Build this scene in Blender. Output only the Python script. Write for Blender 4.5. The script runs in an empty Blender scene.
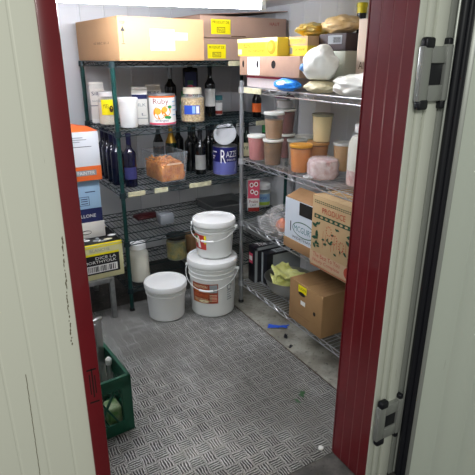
import bpy, bmesh, math, random
from mathutils import Vector, Matrix, noise
random.seed(7)
SC = bpy.context.scene
COL = SC.collection
PI = math.pi

# ------------------------------------------------------------------ materials
def s2l(v): return v / 12.92 if v <= .04045 else ((v + .055) / 1.055) ** 2.4
def hx(h):
    h = h.lstrip('#'); return tuple(s2l(int(h[i:i + 2], 16) / 255) for i in (0, 2, 4)) + (1,)
MATS = {}
def mat(name, col, rough=.5, metal=0, var=.0, vscale=12, bump=0, bscale=60, spec=.5, trans=0, ior=1.45, sub=0, coat=0, col2=None):
    if name in MATS: return MATS[name]
    m = bpy.data.materials.new(name); m.use_nodes = True; MATS[name] = m
    nt = m.node_tree; b = nt.nodes['Principled BSDF']
    c = hx(col)
    b.inputs['Base Color'].default_value = c
    b.inputs['Roughness'].default_value = rough
    b.inputs['Metallic'].default_value = metal
    b.inputs['Specular IOR Level'].default_value = spec
    b.inputs['Transmission Weight'].default_value = trans
    b.inputs['IOR'].default_value = ior
    b.inputs['Coat Weight'].default_value = coat
    if sub:
        b.inputs['Subsurface Weight'].default_value = sub
        b.inputs['Subsurface Radius'].default_value = (.02, .02, .02)
    if var or col2:
        tc = nt.nodes.new('ShaderNodeTexCoord'); nz = nt.nodes.new('ShaderNodeTexNoise')
        nz.inputs['Scale'].default_value = vscale; nz.inputs['Detail'].default_value = 5
        nt.links.new(tc.outputs['Object'], nz.inputs['Vector'])
        mx = nt.nodes.new('ShaderNodeValToRGB')
        k = 1 - var
        mx.color_ramp.elements[0].position = .38; mx.color_ramp.elements[1].position = .62
        mx.color_ramp.elements[0].color = hx(col2) if col2 else (c[0] * k, c[1] * k, c[2] * k, 1)
        mx.color_ramp.elements[1].color = c
        nt.links.new(nz.outputs['Fac'], mx.inputs['Fac'])
        nt.links.new(mx.outputs['Color'], b.inputs['Base Color'])
    if bump:
        tc = nt.nodes.new('ShaderNodeTexCoord'); nz = nt.nodes.new('ShaderNodeTexNoise')
        nz.inputs['Scale'].default_value = bscale; nz.inputs['Detail'].default_value = 4
        nt.links.new(tc.outputs['Object'], nz.inputs['Vector'])
        bp = nt.nodes.new('ShaderNodeBump'); bp.inputs['Strength'].default_value = bump; bp.inputs['Distance'].default_value = .01
        nt.links.new(nz.outputs['Fac'], bp.inputs['Height']); nt.links.new(bp.outputs['Normal'], b.inputs['Normal'])
    return m
def clear(name, col, fac=.75, rough=.08):
    """clear plastic: mostly see-through, with a glossy coloured film"""
    if name in MATS: return MATS[name]
    m = bpy.data.materials.new(name); m.use_nodes = True; MATS[name] = m
    nt = m.node_tree; b = nt.nodes['Principled BSDF']; o = nt.nodes['Material Output']
    b.inputs['Base Color'].default_value = hx(col); b.inputs['Roughness'].default_value = rough
    t = nt.nodes.new('ShaderNodeBsdfTransparent'); mx = nt.nodes.new('ShaderNodeMixShader')
    mx.inputs[0].default_value = fac
    nt.links.new(b.outputs[0], mx.inputs[1]); nt.links.new(t.outputs[0], mx.inputs[2])
    nt.links.new(mx.outputs[0], o.inputs['Surface'])
    return m
def emit(name, col, s):
    m = bpy.data.materials.new(name); m.use_nodes = True
    nt = m.node_tree; e = nt.nodes.new('ShaderNodeEmission')
    e.inputs[0].default_value = hx(col); e.inputs[1].default_value = s
    nt.links.new(e.outputs[0], nt.nodes['Material Output'].inputs['Surface']); return m

class NG:                                          # tiny math-node builder
    def __init__(s, nt): s.nt = nt
    def m(s, op, a, b=None, c=None):
        n = s.nt.nodes.new('ShaderNodeMath'); n.operation = op
        for i, v in enumerate((a, b, c)):
            if v is None: continue
            if isinstance(v, (int, float)): n.inputs[i].default_value = v
            else: s.nt.links.new(v, n.inputs[i])
        return n.outputs[0]
    def smooth(s, x, e0, e1):
        n = s.nt.nodes.new('ShaderNodeMapRange'); n.interpolation_type = 'SMOOTHSTEP'
        s.nt.links.new(x, n.inputs[0]); n.inputs[1].default_value = e0; n.inputs[2].default_value = e1
        return n.outputs[0]
    def noise(s, vec, scale, detail=5, rough=.6):
        n = s.nt.nodes.new('ShaderNodeTexNoise'); n.inputs['Scale'].default_value = scale
        n.inputs['Detail'].default_value = detail; n.inputs['Roughness'].default_value = rough
        s.nt.links.new(vec, n.inputs['Vector']); return n.outputs['Fac']
    def mix(s, f, a, b):
        n = s.nt.nodes.new('ShaderNodeMix'); n.data_type = 'RGBA'
        if isinstance(f, (int, float)): n.inputs[0].default_value = f
        else: s.nt.links.new(f, n.inputs[0])
        for i, v in ((6, a), (7, b)):
            if isinstance(v, tuple): n.inputs[i].default_value = v
            else: s.nt.links.new(v, n.inputs[i])
        return n.outputs[2]

def diamond_plate():
    m = bpy.data.materials.new('tread_plate'); m.use_nodes = True; nt = m.node_tree; g = NG(nt)
    b = nt.nodes['Principled BSDF']
    geo = nt.nodes.new('ShaderNodeNewGeometry'); sep = nt.nodes.new('ShaderNodeSeparateXYZ')
    nt.links.new(geo.outputs['Position'], sep.inputs[0])
    cell = .056
    x = g.m('DIVIDE', sep.outputs[0], cell); y = g.m('DIVIDE', sep.outputs[1], cell)
    jx = g.noise(geo.outputs['Position'], 30, 2); x = g.m('ADD', x, g.m('MULTIPLY', jx, .25)); y = g.m('ADD', y, g.m('MULTIPLY', jx, -.2))
    x = g.m('ADD', x, 100.0); y = g.m('ADD', y, 100.0)
    par = g.m('MODULO', g.m('ADD', g.m('FLOOR', x), g.m('FLOOR', y)), 2.0)
    par = g.m('GREATER_THAN', par, .5)
    u = g.m('FRACT', x); v = g.m('FRACT', y)
    inv = g.m('SUBTRACT', 1.0, par)
    p = g.m('ADD', g.m('MULTIPLY', u, par), g.m('MULTIPLY', v, inv))
    q = g.m('ADD', g.m('MULTIPLY', v, par), g.m('MULTIPLY', u, inv))
    tri = g.m('ABSOLUTE', g.m('SUBTRACT', g.m('FRACT', g.m('MULTIPLY', p, 5.0)), .5))   # 0 on the bar's crest
    bar = g.m('SUBTRACT', 1.0, g.smooth(tri, .09, .25))
    qe = g.m('ABSOLUTE', g.m('SUBTRACT', q, .5))
    end = g.m('SUBTRACT', 1.0, g.smooth(qe, .40, .49))
    bo = g.smooth(g.m('MAXIMUM', g.m('ABSOLUTE', g.m('SUBTRACT', u, .5)), g.m('ABSOLUTE', g.m('SUBTRACT', v, .5))), .462, .49)
    h = g.m('MULTIPLY', bar, end)
    h = g.m('MAXIMUM', h, g.m('MULTIPLY', bo, .8))
    n1 = g.noise(geo.outputs['Position'], 2.1); n2 = g.noise(geo.outputs['Position'], 14, 6); n3 = g.noise(geo.outputs['Position'], 60, 3)
    wear = g.m('MULTIPLY', g.smooth(n1, .36, .62), 1.0)
    top = g.mix(g.smooth(n2, .3, .7), hx('c4c5c0'), hx('f6f6f4'))
    top = g.mix(wear, hx('aeaea8'), top)
    dirt = g.mix(g.smooth(n2, .35, .65), hx('11100f'), hx('34332f'))
    dirt = g.mix(g.smooth(n1, .55, .75), dirt, hx('85837c'))
    col = g.mix(h, dirt, top)
    stain = g.smooth(n2, .52, .8)
    col = g.mix(g.m('MULTIPLY', stain, g.m('SUBTRACT', 1.0, g.smooth(n1, .38, .55))), col, hx('25231f'))
    sp = g.noise(geo.outputs['Position'], 170, 3, .7)
    col = g.mix(g.m('MULTIPLY', g.smooth(sp, .55, .68), .75), col, hx('f2f2ee')); col = g.mix(g.m('MULTIPLY', g.smooth(sp, .45, .33), .7), col, hx('151412'))
    nt.links.new(col, b.inputs['Base Color'])
    b.inputs['Metallic'].default_value = .1
    nt.links.new(g.m('ADD', .38, g.m('MULTIPLY', n3, .3)), b.inputs['Roughness'])
    bp = nt.nodes.new('ShaderNodeBump'); bp.inputs['Distance'].default_value = .004; bp.inputs['Strength'].default_value = .9
    nt.links.new(h, bp.inputs['Height']); nt.links.new(bp.outputs['Normal'], b.inputs['Normal'])
    return m
def dirty(name, c1, c2, c3, scale=6, rough=.55, metal=0):
    m = bpy.data.materials.new(name); m.use_nodes = True; nt = m.node_tree; g = NG(nt); b = nt.nodes['Principled BSDF']
    geo = nt.nodes.new('ShaderNodeNewGeometry')
    n1 = g.noise(geo.outputs['Position'], scale, 7, .65); n2 = g.noise(geo.outputs['Position'], scale * 7, 5)
    col = g.mix(g.smooth(n1, .38, .62), hx(c1), hx(c2)); col = g.mix(g.smooth(n2, .56, .74), col, hx(c3))
    nt.links.new(col, b.inputs['Base Color']); b.inputs['Roughness'].default_value = rough; b.inputs['Metallic'].default_value = metal
    return m
def panel_mat(name, base, stain, amount=.6):
    """painted steel panel with thin vertical scuffs"""
    m = bpy.data.materials.new(name); m.use_nodes = True; nt = m.node_tree; g = NG(nt); b = nt.nodes['Principled BSDF']
    geo = nt.nodes.new('ShaderNodeNewGeometry'); mp = nt.nodes.new('ShaderNodeMapping')
    mp.inputs['Scale'].default_value = (38, 38, 3.0); nt.links.new(geo.outputs['Position'], mp.inputs['Vector'])
    n1 = g.noise(mp.outputs[0], 1.0, 6, .7); n2 = g.noise(geo.outputs['Position'], 3, 4)
    f = g.m('MULTIPLY', g.smooth(n1, .66, .74), amount)
    f = g.m('MULTIPLY', f, g.smooth(n2, .45, .6))
    nt.links.new(g.mix(f, hx(base), hx(stain)), b.inputs['Base Color'])
    b.inputs['Roughness'].default_value = .38
    return m

# ------------------------------------------------------------------ mesh builder
_text = {}
def text_geo(s):
    if s in _text: return _text[s]
    cu = bpy.data.curves.new('t', 'FONT'); cu.body = s; cu.resolution_u = 2; cu.fill_mode = 'FRONT'
    ob = bpy.data.objects.new('t', cu); COL.objects.link(ob)
    dg = bpy.context.evaluated_depsgraph_get(); dg.update()
    me = bpy.data.meshes.new_from_object(ob.evaluated_get(dg))
    vs = [v.co.copy() for v in me.vertices]; fs = [tuple(p.vertices) for p in me.polygons]
    bpy.data.objects.remove(ob); bpy.data.curves.remove(cu); bpy.data.meshes.remove(me)
    x0 = min(v.x for v in vs); x1 = max(v.x for v in vs); y0 = min(v.y for v in vs); y1 = max(v.y for v in vs)
    vs = [((v.x - x0) / (x1 - x0), (v.y - y0) / (y1 - y0)) for v in vs]
    _text[s] = (vs, fs); return _text[s]

def pmap(o, u, v):
    o, u, v = Vector(o), Vector(u), Vector(v); n = u.cross(v).normalized()
    return lambda x, y, l: o + u * x + v * y + n * l
def cmap(r0, r1, h, a0):
    """wrap on a cone: x metres round from azimuth a0, y metres up"""
    def f(x, y, l):
        r = r0 + (r1 - r0) * y / h + l; a = a0 + x / max(r0, r1)
        return Vector((r * math.cos(a), r * math.sin(a), y))
    return f

class MB:
    def __init__(s): s.v = []; s.f = []; s.mi = []; s.mats = []
    def _m(s, m):
        if m not in s.mats: s.mats.append(m)
        return s.mats.index(m)
    def add(s, vs, fs, m):
        k = len(s.v); i = s._m(m); s.v += [Vector(v) for v in vs]
        for f in fs: s.f.append(tuple(k + j for j in f)); s.mi.append(i)
        return s
    def box(s, a, b, m, bev=0, rot=0, seg=2):
        bm = bmesh.new(); bmesh.ops.create_cube(bm, size=1)
        a, b = Vector(a), Vector(b); d = b - a; c = (a + b) / 2
        for v in bm.verts: v.co = Vector((v.co.x * d.x, v.co.y * d.y, v.co.z * d.z))
        if bev: bmesh.ops.bevel(bm, geom=bm.edges[:], offset=bev, segments=seg, affect='EDGES', profile=.5)
        R = Matrix.Rotation(rot, 3, 'Z') if rot else None
        bm.verts.ensure_lookup_table(); bm.verts.index_update()
        s.add([(R @ v.co if R else v.co) + c for v in bm.verts], [[v.index for v in f.verts] for f in bm.faces], m)
        bm.free(); return s
    def obox(s, p, q, w, t, m, up=(0, 0, 1)):
        """bar from p to q with section w x t"""
        p, q = Vector(p), Vector(q); d = (q - p).normalized(); up = Vector(up)
        if abs(d.dot(up)) > .95: up = Vector((1, 0, 0))
        a = d.cross(up).normalized() * w / 2; b = a.cross(d).normalized() * t / 2
        vs = [e + i * a + j * b for e in (p, q) for i, j in ((-1, -1), (1, -1), (1, 1), (-1, 1))]
        return s.add(vs, [(0, 1, 2, 3), (7, 6, 5, 4), (0, 4, 5, 1), (1, 5, 6, 2), (2, 6, 7, 3), (3, 7, 4, 0)], m)
    def lathe(s, prof, m, seg=32, c=(0, 0, 0), a0=0, a1=2 * PI):
        full = abs(a1 - a0 - 2 * PI) < 1e-6; n = seg if full else seg + 1
        c = Vector(c); vs = []; fs = []; rows = []
        for r, z in prof:
            if r < 1e-6: rows.append([len(vs)]); vs.append(c + Vector((0, 0, z))); continue
            rows.append(list(range(len(vs), len(vs) + n)))
            for k in range(n):
                a = a0 + (a1 - a0) * k / seg; vs.append(c + Vector((r * math.cos(a), r * math.sin(a), z)))
        for A, B in zip(rows, rows[1:]):
            for k in range(seg):
                k2 = (k + 1) % n if full else k + 1
                if len(A) == 1 and len(B) == 1: continue
                if len(A) == 1: fs.append((A[0], B[k2], B[k]))
                elif len(B) == 1: fs.append((A[k], A[k2], B[0]))
                else: fs.append((A[k], A[k2], B[k2], B[k]))
        return s.add(vs, fs, m)
    def tube(s, pts, r, m, n=8, closed=False, cap=True):
        pts = [Vector(p) for p in pts]; N = len(pts); vs = []; fs = []; pa = None
        for i, p in enumerate(pts):
            if closed: d = pts[(i + 1) % N] - pts[i - 1]
            else: d = pts[min(i + 1, N - 1)] - pts[max(i - 1, 0)]
            d.normalize()
            if pa is None:
                pa = d.orthogonal().normalized()
            pa = (pa - d * pa.dot(d)).normalized(); pb = d.cross(pa)
            rr = r[i] if isinstance(r, (list, tuple)) else r
            for k in range(n):
                a = 2 * PI * k / n + PI / n; vs.append(p + (pa * math.cos(a) + pb * math.sin(a)) * rr)
        for i in range(N if closed else N - 1):
            A = i * n; B = ((i + 1) % N) * n
            for k in range(n): fs.append((A + k, A + (k + 1) % n, B + (k + 1) % n, B + k))
        if cap and not closed:
            fs.append(tuple(range(n - 1, -1, -1))); fs.append(tuple((N - 1) * n + k for k in range(n)))
        return s.add(vs, fs, m)
    def rect(s, mp, x0, y0, x1, y1, m, l=.001, nx=1, ny=1):
        vs = [mp(x0 + (x1 - x0) * i / nx, y0 + (y1 - y0) * j / ny, l) for j in range(ny + 1) for i in range(nx + 1)]
        return s.add(vs, [(j * (nx + 1) + i, j * (nx + 1) + i + 1, (j + 1) * (nx + 1) + i + 1, (j + 1) * (nx + 1) + i) for j in range(ny) for i in range(nx)], m)
    def text(s, mp, t, x0, y0, x1, y1, m, l=.0018):
        vs, fs = text_geo(t)
        return s.add([mp(x0 + (x1 - x0) * a, y0 + (y1 - y0) * b, l) for a, b in vs], fs, m)
    def disc(s, mp, cx, cy, rx, ry, m, l=.0015, n=20):
        return s.add([mp(cx + rx * math.cos(2 * PI * k / n), cy + ry * math.sin(2 * PI * k / n), l) for k in range(n)], [tuple(range(n))], m)
    def poly(s, mp, pts, m, l=.0015):
        return s.add([mp(x, y, l) for x, y in pts], [tuple(range(len(pts)))], m)
    def blob(s, c, rad, m, amp=.15, sc=3, seed=0, sub=4, flat=None, sharp=False):
        bm = bmesh.new(); bmesh.ops.create_icosphere(bm, subdivisions=sub, radius=1)
        c = Vector(c); vs = []
        for v in bm.verts:
            n = v.co.normalized(); q = n * sc + Vector((seed * 7.3, seed * 3.1, seed * 1.7))
            d = noise.noise(q) + .5 * noise.noise(q * 2.1)
            if sharp: d = (abs(noise.noise(q)) + .5 * abs(noise.noise(q * 2.2)) + .25 * abs(noise.noise(q * 4.6))) * 1.6 - .5
            k = 1 + amp * d
            p = Vector((n.x * rad[0] * k, n.y * rad[1] * k, n.z * rad[2] * k))
            if flat is not None and p.z < -rad[2] * flat: p.z = -rad[2] * flat
            vs.append(c + p)
        bm.verts.index_update()
        s.add(vs, [[v.index for v in f.verts] for f in bm.faces], m); bm.free(); return s
    def build(s, name, parent=None, loc=None, rot=0, smooth=True, ang=38, kind=None):
        me = bpy.data.meshes.new(name); me.from_pydata([tuple(v) for v in s.v], [], s.f)
        for m in s.mats: me.materials.append(m)
        me.polygons.foreach_set('material_index', s.mi)
        if smooth:
            me.polygons.foreach_set('use_smooth', [True] * len(me.polygons)); me.set_sharp_from_angle(angle=math.radians(ang))
        me.validate(); me.update()
        o = bpy.data.objects.new(name, me); COL.objects.link(o)
        if parent: o.parent = parent
        if loc: o.location = loc
        if rot: o.rotation_euler = (0, 0, rot)
        if kind: o['kind'] = kind
        return o
def tag(o, label, cat, group=None):
    o['label'] = label; o['category'] = cat
    if group: o['group'] = group
    return o
def thing(name, label, cat, loc, rot=0, group=None):
    o = bpy.data.objects.new(name, None); COL.objects.link(o); o.empty_display_size = .05
    o.location = loc; o.rotation_euler = (0, 0, rot); return tag(o, label, cat, group)
def dup(src, loc, rot, label, group=None):
    c = src.copy(); COL.objects.link(c); c.location = loc; c.rotation_euler = (0, 0, rot); c['label'] = label
    if group: c['group'] = group
    for ch in list(src.children):
        d = ch.copy(); COL.objects.link(d); d.parent = c
        for g in list(ch.children):
            e = g.copy(); COL.objects.link(e); e.parent = d
    return c
def faces(w, d, h):
    return dict(front=pmap((-w / 2, -d / 2, 0), (1, 0, 0), (0, 0, 1)), left=pmap((-w / 2, d / 2, 0), (0, -1, 0), (0, 0, 1)),
                right=pmap((w / 2, -d / 2, 0), (0, 1, 0), (0, 0, 1)), top=pmap((-w / 2, -d / 2, h), (1, 0, 0), (0, 1, 0)))

# palette
M_white = mat('white_plastic', 'e6e8e6', .35, sub=.1)
M_bucket = mat('bucket_white', 'dfe2e0', .38)
M_lid = mat('lid_white', 'eceeed', .35)
M_black = mat('black_print', '121214', .5)
M_navy = mat('navy_print', '1c2352', .45)
M_blue = mat('blue_print', '2c4fb8', .45)
M_sky = mat('sky_print', '8fb6d8', .45)
M_red = mat('red_print', 'c23a30', .45)
M_dred = mat('dark_red_print', '8e2a20', .5)
M_pink = mat('pink_print', 'd84f6a', .45)
M_yel = mat('yellow_print', 'f2e30c', .45)
M_orange = mat('orange_print', 'f08a1c', .45)
M_dor = mat('vivid_orange_print', 'e2692c', .45)
M_green = mat('green_print', '2f8a48', .45)
M_dgreen = mat('dark_green_print', '2a5a44', .55)
M_paper = mat('paper_white', 'eeeeea', .6)
M_grey = mat('grey_print', '8d9396', .5)
M_cream = mat('cream_print', 'e8dfb8', .5)
M_brown = mat('brown_print', '4f3519', .6)
M_gold = mat('gold_foil', 'c59a3c', .35, .8)
M_silver = mat('bright_tin', '8f9193', .5, .8)
M_card = mat('cardboard', 'b08a63', .8, var=.12, vscale=5, bump=.05, bscale=30)
M_card2 = mat('pale_cardboard', 'c9a882', .8, var=.08, vscale=5, bump=.05, bscale=30)
M_card3 = mat('dull_cardboard', '97744f', .8, var=.14, vscale=6, bump=.05, bscale=30)
M_card4 = mat('rosy_cardboard', 'a98c7c', .8, var=.1, vscale=6)
M_tape = mat('packing_tape', 'c9a272', .25)
M_dark = mat('dark_gap', '14110e', .9)
M_steel = mat('stainless', 'b9bab8', .3, .9)
M_galv = mat('galvanised_tube', '9a9c9a', .4, .7, var=.2, vscale=30)
M_chrome = mat('chrome_wire', 'c9ccd0', .28, .85)
M_epoxy = mat('green_epoxy_wire', '1a2d31', .4, .2)
M_epoxy_post = mat('green_epoxy_post', '14433f', .38, .15, var=.35, vscale=20)

# ------------------------------------------------------------------ room
XL, XR, YB, YF, ZC = -.35, 2.12, 3.52, 1.20, 1.885       # interior faces
YO = 1.012                                                # outside face of the front wall
OX0, OX1 = .205, 1.15                                     # door opening
def st(mb, name, **k): o = mb.build(name, **k); o['kind'] = 'structure'; return o
def ribbed(mb, p0, du, length, h, m, pitch=.2, depth=.003, w=.006, flip=False, off=0):
    """steel skin with shallow vertical grooves, from p0 along du; n = du x z"""
    p0, du = Vector(p0), Vector(du).normalized(); n = du.cross(Vector((0, 0, 1)))
    xs = [(0, 0)]; x = pitch * .5 + off
    while x < length - w: xs += [(x - w, 0), (x - w * .4, -depth), (x + w * .4, -depth), (x + w, 0)]; x += pitch
    xs.append((length, 0))
    vs = []
    for a, d in xs:
        for z in (0, h): vs.append(p0 + du * a + n * d + Vector((0, 0, z)))
    fs = [(2 * i, 2 * i + 2, 2 * i + 3, 2 * i + 1) for i in range(len(xs) - 1)]
    return mb.add(vs, fs, m)
M_wall = panel_mat('cold_room_wall', 'cfd1d3', '8f8f8d', .4)
M_ceil = panel_mat('cold_room_ceiling', 'eeeeee', 'c9c9c7', .3)
M_ext = panel_mat('cream_panel', 'd3d4c6', '6d675a', .75)
M_core = mat('panel_core', 'b9b9aa', .7)
M_plate = diamond_plate()
M_bare = dirty('bare_floor', '7d7b70', 'a3a297', '37342d', 6, .5, .1)
M_thr = dirty('threshold', '3a3936', '55534e', '23221f', 9, .6)
M_seam = dirty('rust_seam', '2a1c12', '4d3520', '17110c', 20, .8)

f = MB()
f.box((XL, YF, -.05), (1.432, 2.90, 0), M_plate)
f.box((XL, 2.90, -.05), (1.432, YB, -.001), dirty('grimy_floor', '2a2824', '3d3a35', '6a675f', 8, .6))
f.box((1.430, YF, -.05), (1.441, YB, -.003), M_seam)
f.box((1.441, YF, -.05), (XR, YB, 0), M_bare)
f.box((OX0 - .3, -1.6, -.05), (2.6, YF, -.004), M_thr)
f.box((-1.6, -1.6, -.05), (OX0 - .3, YF, -.004), M_thr)
st(f, 'floor', smooth=False)
c = MB(); c.box((XL - .1, YF - .19, ZC + .006), (XR + .1, YB + .1, ZC + .1), M_core)
for i in range(int((YB - YF) / .1)):                       # pressed ribs along the room
    y = YF + .1 * i
    c.box((XL, y + .004, ZC), (XR, y + .098, ZC + .008), M_ceil, .002, seg=1)
st(c, 'ceiling', smooth=False)
w = MB(); ribbed(w, (XL, YB, 0), (1, 0, 0), XR - XL, ZC + .01, M_wall, .16); w.box((XL - .1, YB + .005, 0), (XR + .1, YB + .1, ZC + .01), M_core)
st(w, 'wall_back', smooth=False)
w = MB(); ribbed(w, (XR, YB, 0), (0, -1, 0), YB - YF, ZC + .01, M_wall, .16); w.box((XR + .005, YF - .0, 0), (XR + .1, YB, ZC + .01), M_core)
st(w, 'wall_right', smooth=False)
w = MB(); ribbed(w, (XL, YF, 0), (0, 1, 0), YB - YF, ZC + .01, M_wall, .16); w.box((XL - .1, YF, 0), (XL - .005, YB, ZC + .01), M_core)
st(w, 'wall_left', smooth=False)
ZH = 1.86
w = MB()
ribbed(w, (-1.6, YO, 0), (1, 0, 0), OX0 - .033 + 1.6, 2.3, M_ext, .058, .0008, .0035, off=.012)   # outside skin, left
w.box((-1.6, YO + .004, 0), (OX0 - .012, YF - .004, 2.3), M_core)
w.box((OX1 + .012, YO + .004, 0), (2.6, YF - .004, 2.3), M_core)
w.box((OX0 - .02, YO + .004, ZH + .012), (OX1 + .02, YF - .004, 2.3), M_core)
w.box((OX0 - .033, YO, ZH + .06), (OX1 + .02, YO + .01, 2.3), M_ext)
w.box((XL, YF - .004, 0), (OX0 - .02, YF, ZC), M_wall); w.box((OX1 + .02, YF - .004, 0), (XR, YF, ZC), M_wall)
st(w, 'wall_front', smooth=False)
# scuffed scratches on the left skin
M_scr = mat('dark_scratch', '6a6350', .8)

# red door frame
M_redf = mat('red_frame', '6c141d', .3, var=.12, vscale=9, coat=.3)
M_joint = mat('frame_joint_line', '86504f', .5)
fr = MB()
fr.box((OX0 - .037, YO - .006, 0), (OX0, YO + .004, ZH + .06), M_redf, .002)
fr.box((OX0 - .012, YO + .004, 0), (OX0, YF + .004, ZH), M_redf)
fr.box((OX0 - .045, YF, 0), (OX0, YF + .004, ZH), M_redf)
fr.box((OX0, YO - .006, ZH), (OX1, YF + .004, ZH + .012), M_redf)
n = 4
for k in range(n):                                         # right reveal: four long strips with joints
    y0 = YO - .003 + (YF - YO) * k / n; y1 = YO - .003 + (YF - YO) * (k + 1) / n
    fr.box((OX1, y0 + .0012, 0), (OX1 + .012, y1 - .0012, ZH), M_redf, .0015, seg=1)
    if k: fr.box((OX1 + .0006, y0 - .0012, 0), (OX1 + .012, y0 + .0012, ZH), M_joint)
fr.box((OX1, YF, 0), (OX1 + .03, YF + .004, ZH), M_redf)
st(fr, 'trim_1')
# strike scratches on the left trim: rubbed-off paint
sc = MB()
mp = pmap((OX0 - .037, YO - .006, 0), (1, 0, 0), (0, 0, 1))
for x, z, h, wd in ((.012, .80, .055, .002), (.018, .79, .08, .0025), (.024, .80, .05, .002)): sc.rect(mp, x, z, x + wd, z + h, M_dark)
for z in (.775, .865): sc.rect(mp, .008, z, .03, z + .004, M_dark)
rn = random.Random(5)
mq = pmap((0, YO, 0), (1, 0, 0), (0, 0, 1))
for i in range(30):
    z = 1.19 - i * .0086; x0 = .161 - i * .0003 + rn.uniform(-.001, .001); hgt = rn.uniform(.004, .014); wd = rn.uniform(.0012, .003)
    sc.poly(mq, [(x0, z), (x0 + wd, z + hgt * .3), (x0 + wd * .7, z + hgt), (x0 - .0006, z + hgt * .6)], M_scr, .0006)
for i in range(12): sc.rect(mq, .049 - i * .0008, .90 - (i + 1) * .03, .0503 - i * .0008, .90 - i * .03, M_scr, .0006)
st(sc, 'trim_2', smooth=False)
# cream outer frame to the right of the opening
M_ext2 = panel_mat('cream_frame', 'cfd2c6', '5d5340', .9)
M_alu = mat('aluminium_strip', 'a7aaa4', .4, .4)
cf = MB()
x = OX1
for a, b, d in ((0, .026, .004), (.028, .05, .012), (.052, .058, .006), (.06, .105, .016), (.107, .116, .008)):
    cf.box((x + a, YO - d, 0), (x + b, YO + .004, 2.2), M_ext2, .0025, seg=2)
cf.box((x + .117, YO - .014, 0), (x + .16, YO + .004, 2.2), M_alu, .002)
st(cf, 'trim_3')
# open door leaf: hinged on the right, swung towards us
HX, HY = 1.278, .985
ang = math.radians(-52)
door = bpy.data.objects.new('door_1', None); COL.objects.link(door); door['kind'] = 'structure'
door.location = (HX, HY, .02); door.rotation_euler = (0, 0, ang)
M_door = panel_mat('door_skin', 'c2c9bd', '6d675a', .5)
M_gask = mat('rubber_gasket', '12131a', .45)
# local x along the leaf, the inside face looks to local -y
L, H = .95, 2.1
d = MB(); ribbed(d, (.056, 0, 0), (1, 0, 0), L - .056, H, M_door, .085, .0015, .004, off=.03)
d.box((.0, .004, 0), (L, .09, H), M_core); d.box((.042, -.004, 0), (.057, .004, H), M_alu, .002)
d.build('leaf', door)
g = MB(); g.tube([(.015, -.003, 0), (.015, -.003, H)], .012, M_gask, 12); g.tube([(.031, -.003, 0), (.031, -.003, H)], .008, M_gask, 12)
g.box((.003, -.003, 0), (.042, .006, H), M_gask); g.build('gasket', door)
e = MB(); e.box((-.004, -.002, 0), (.003, .09, H), M_alu, .002); e.build('edge_strip', door)
M_hinge = mat('hinge_grey', 'a0a29e', .35, .5)
for zc in (1.505, .30):
    h = MB()
    hb = .148
    h.box((OX1 + .000, YO - .034, zc - hb / 2), (OX1 + .036, YO - .014, zc + hb / 2), M_hinge, .004)
    h.box((OX1 + .036, YO - .034, zc + hb / 2 - .045), (OX1 + .095, YO - .012, zc + hb / 2), M_hinge, .004)
    h.box((OX1 + .036, YO - .034, zc - hb / 2), (OX1 + .095, YO - .012, zc - hb / 2 + .045), M_hinge, .004)
    h.box((OX1 + .095, YO - .037, zc - hb / 2), (OX1 + .118, YO - .012, zc + hb / 2 + .006), M_hinge, .004)
    o = h.build('hinge'); o['kind'] = 'structure'
    o.name = 'trim_4'
    for dz in (hb / 2 + .008, -hb / 2 - .008):
        k = MB(); k.box((OX1 + .004, YO - .037, zc + dz - .015), (OX1 + .042, YO - .012, zc + dz + .015), M_gask, .008, seg=3)
        k.box((OX1 + .098, YO - .034, zc + dz - .015), (OX1 + .116, YO - .012, zc + dz + .015), M_gask, .006, seg=3)
        k.build('hinge_cap', o)
    k = MB(); k.box((OX1 + .037, YO - .026, zc - .04), (OX1 + .094, YO - .012, zc + .04), M_gask, .003); k.build('hinge_socket', o)

# ------------------------------------------------------------------ lamp
lamp = thing('ceiling_light', 'long white tube light on the cold room ceiling', 'light', (.865, 2.375, ZC), math.radians(-9.5))
h = MB(); h.box((-.62, -.03, -.075), (.62, .03, -.0005), M_white, .006); h.build('housing', lamp)
t = MB(); t.tube([(-.60, 0, -.094), (.60, 0, -.094)], .016, emit('tube_glow', 'f4f6ff', 60), 16); t.build('tube', lamp)
for sx in (-1, 1):
    e = MB(); e.box((sx * .60 - .014, -.02, -.112), (sx * .60 + .014, .02, -.073), M_white, .004); e.build('end_cap', lamp)

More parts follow.
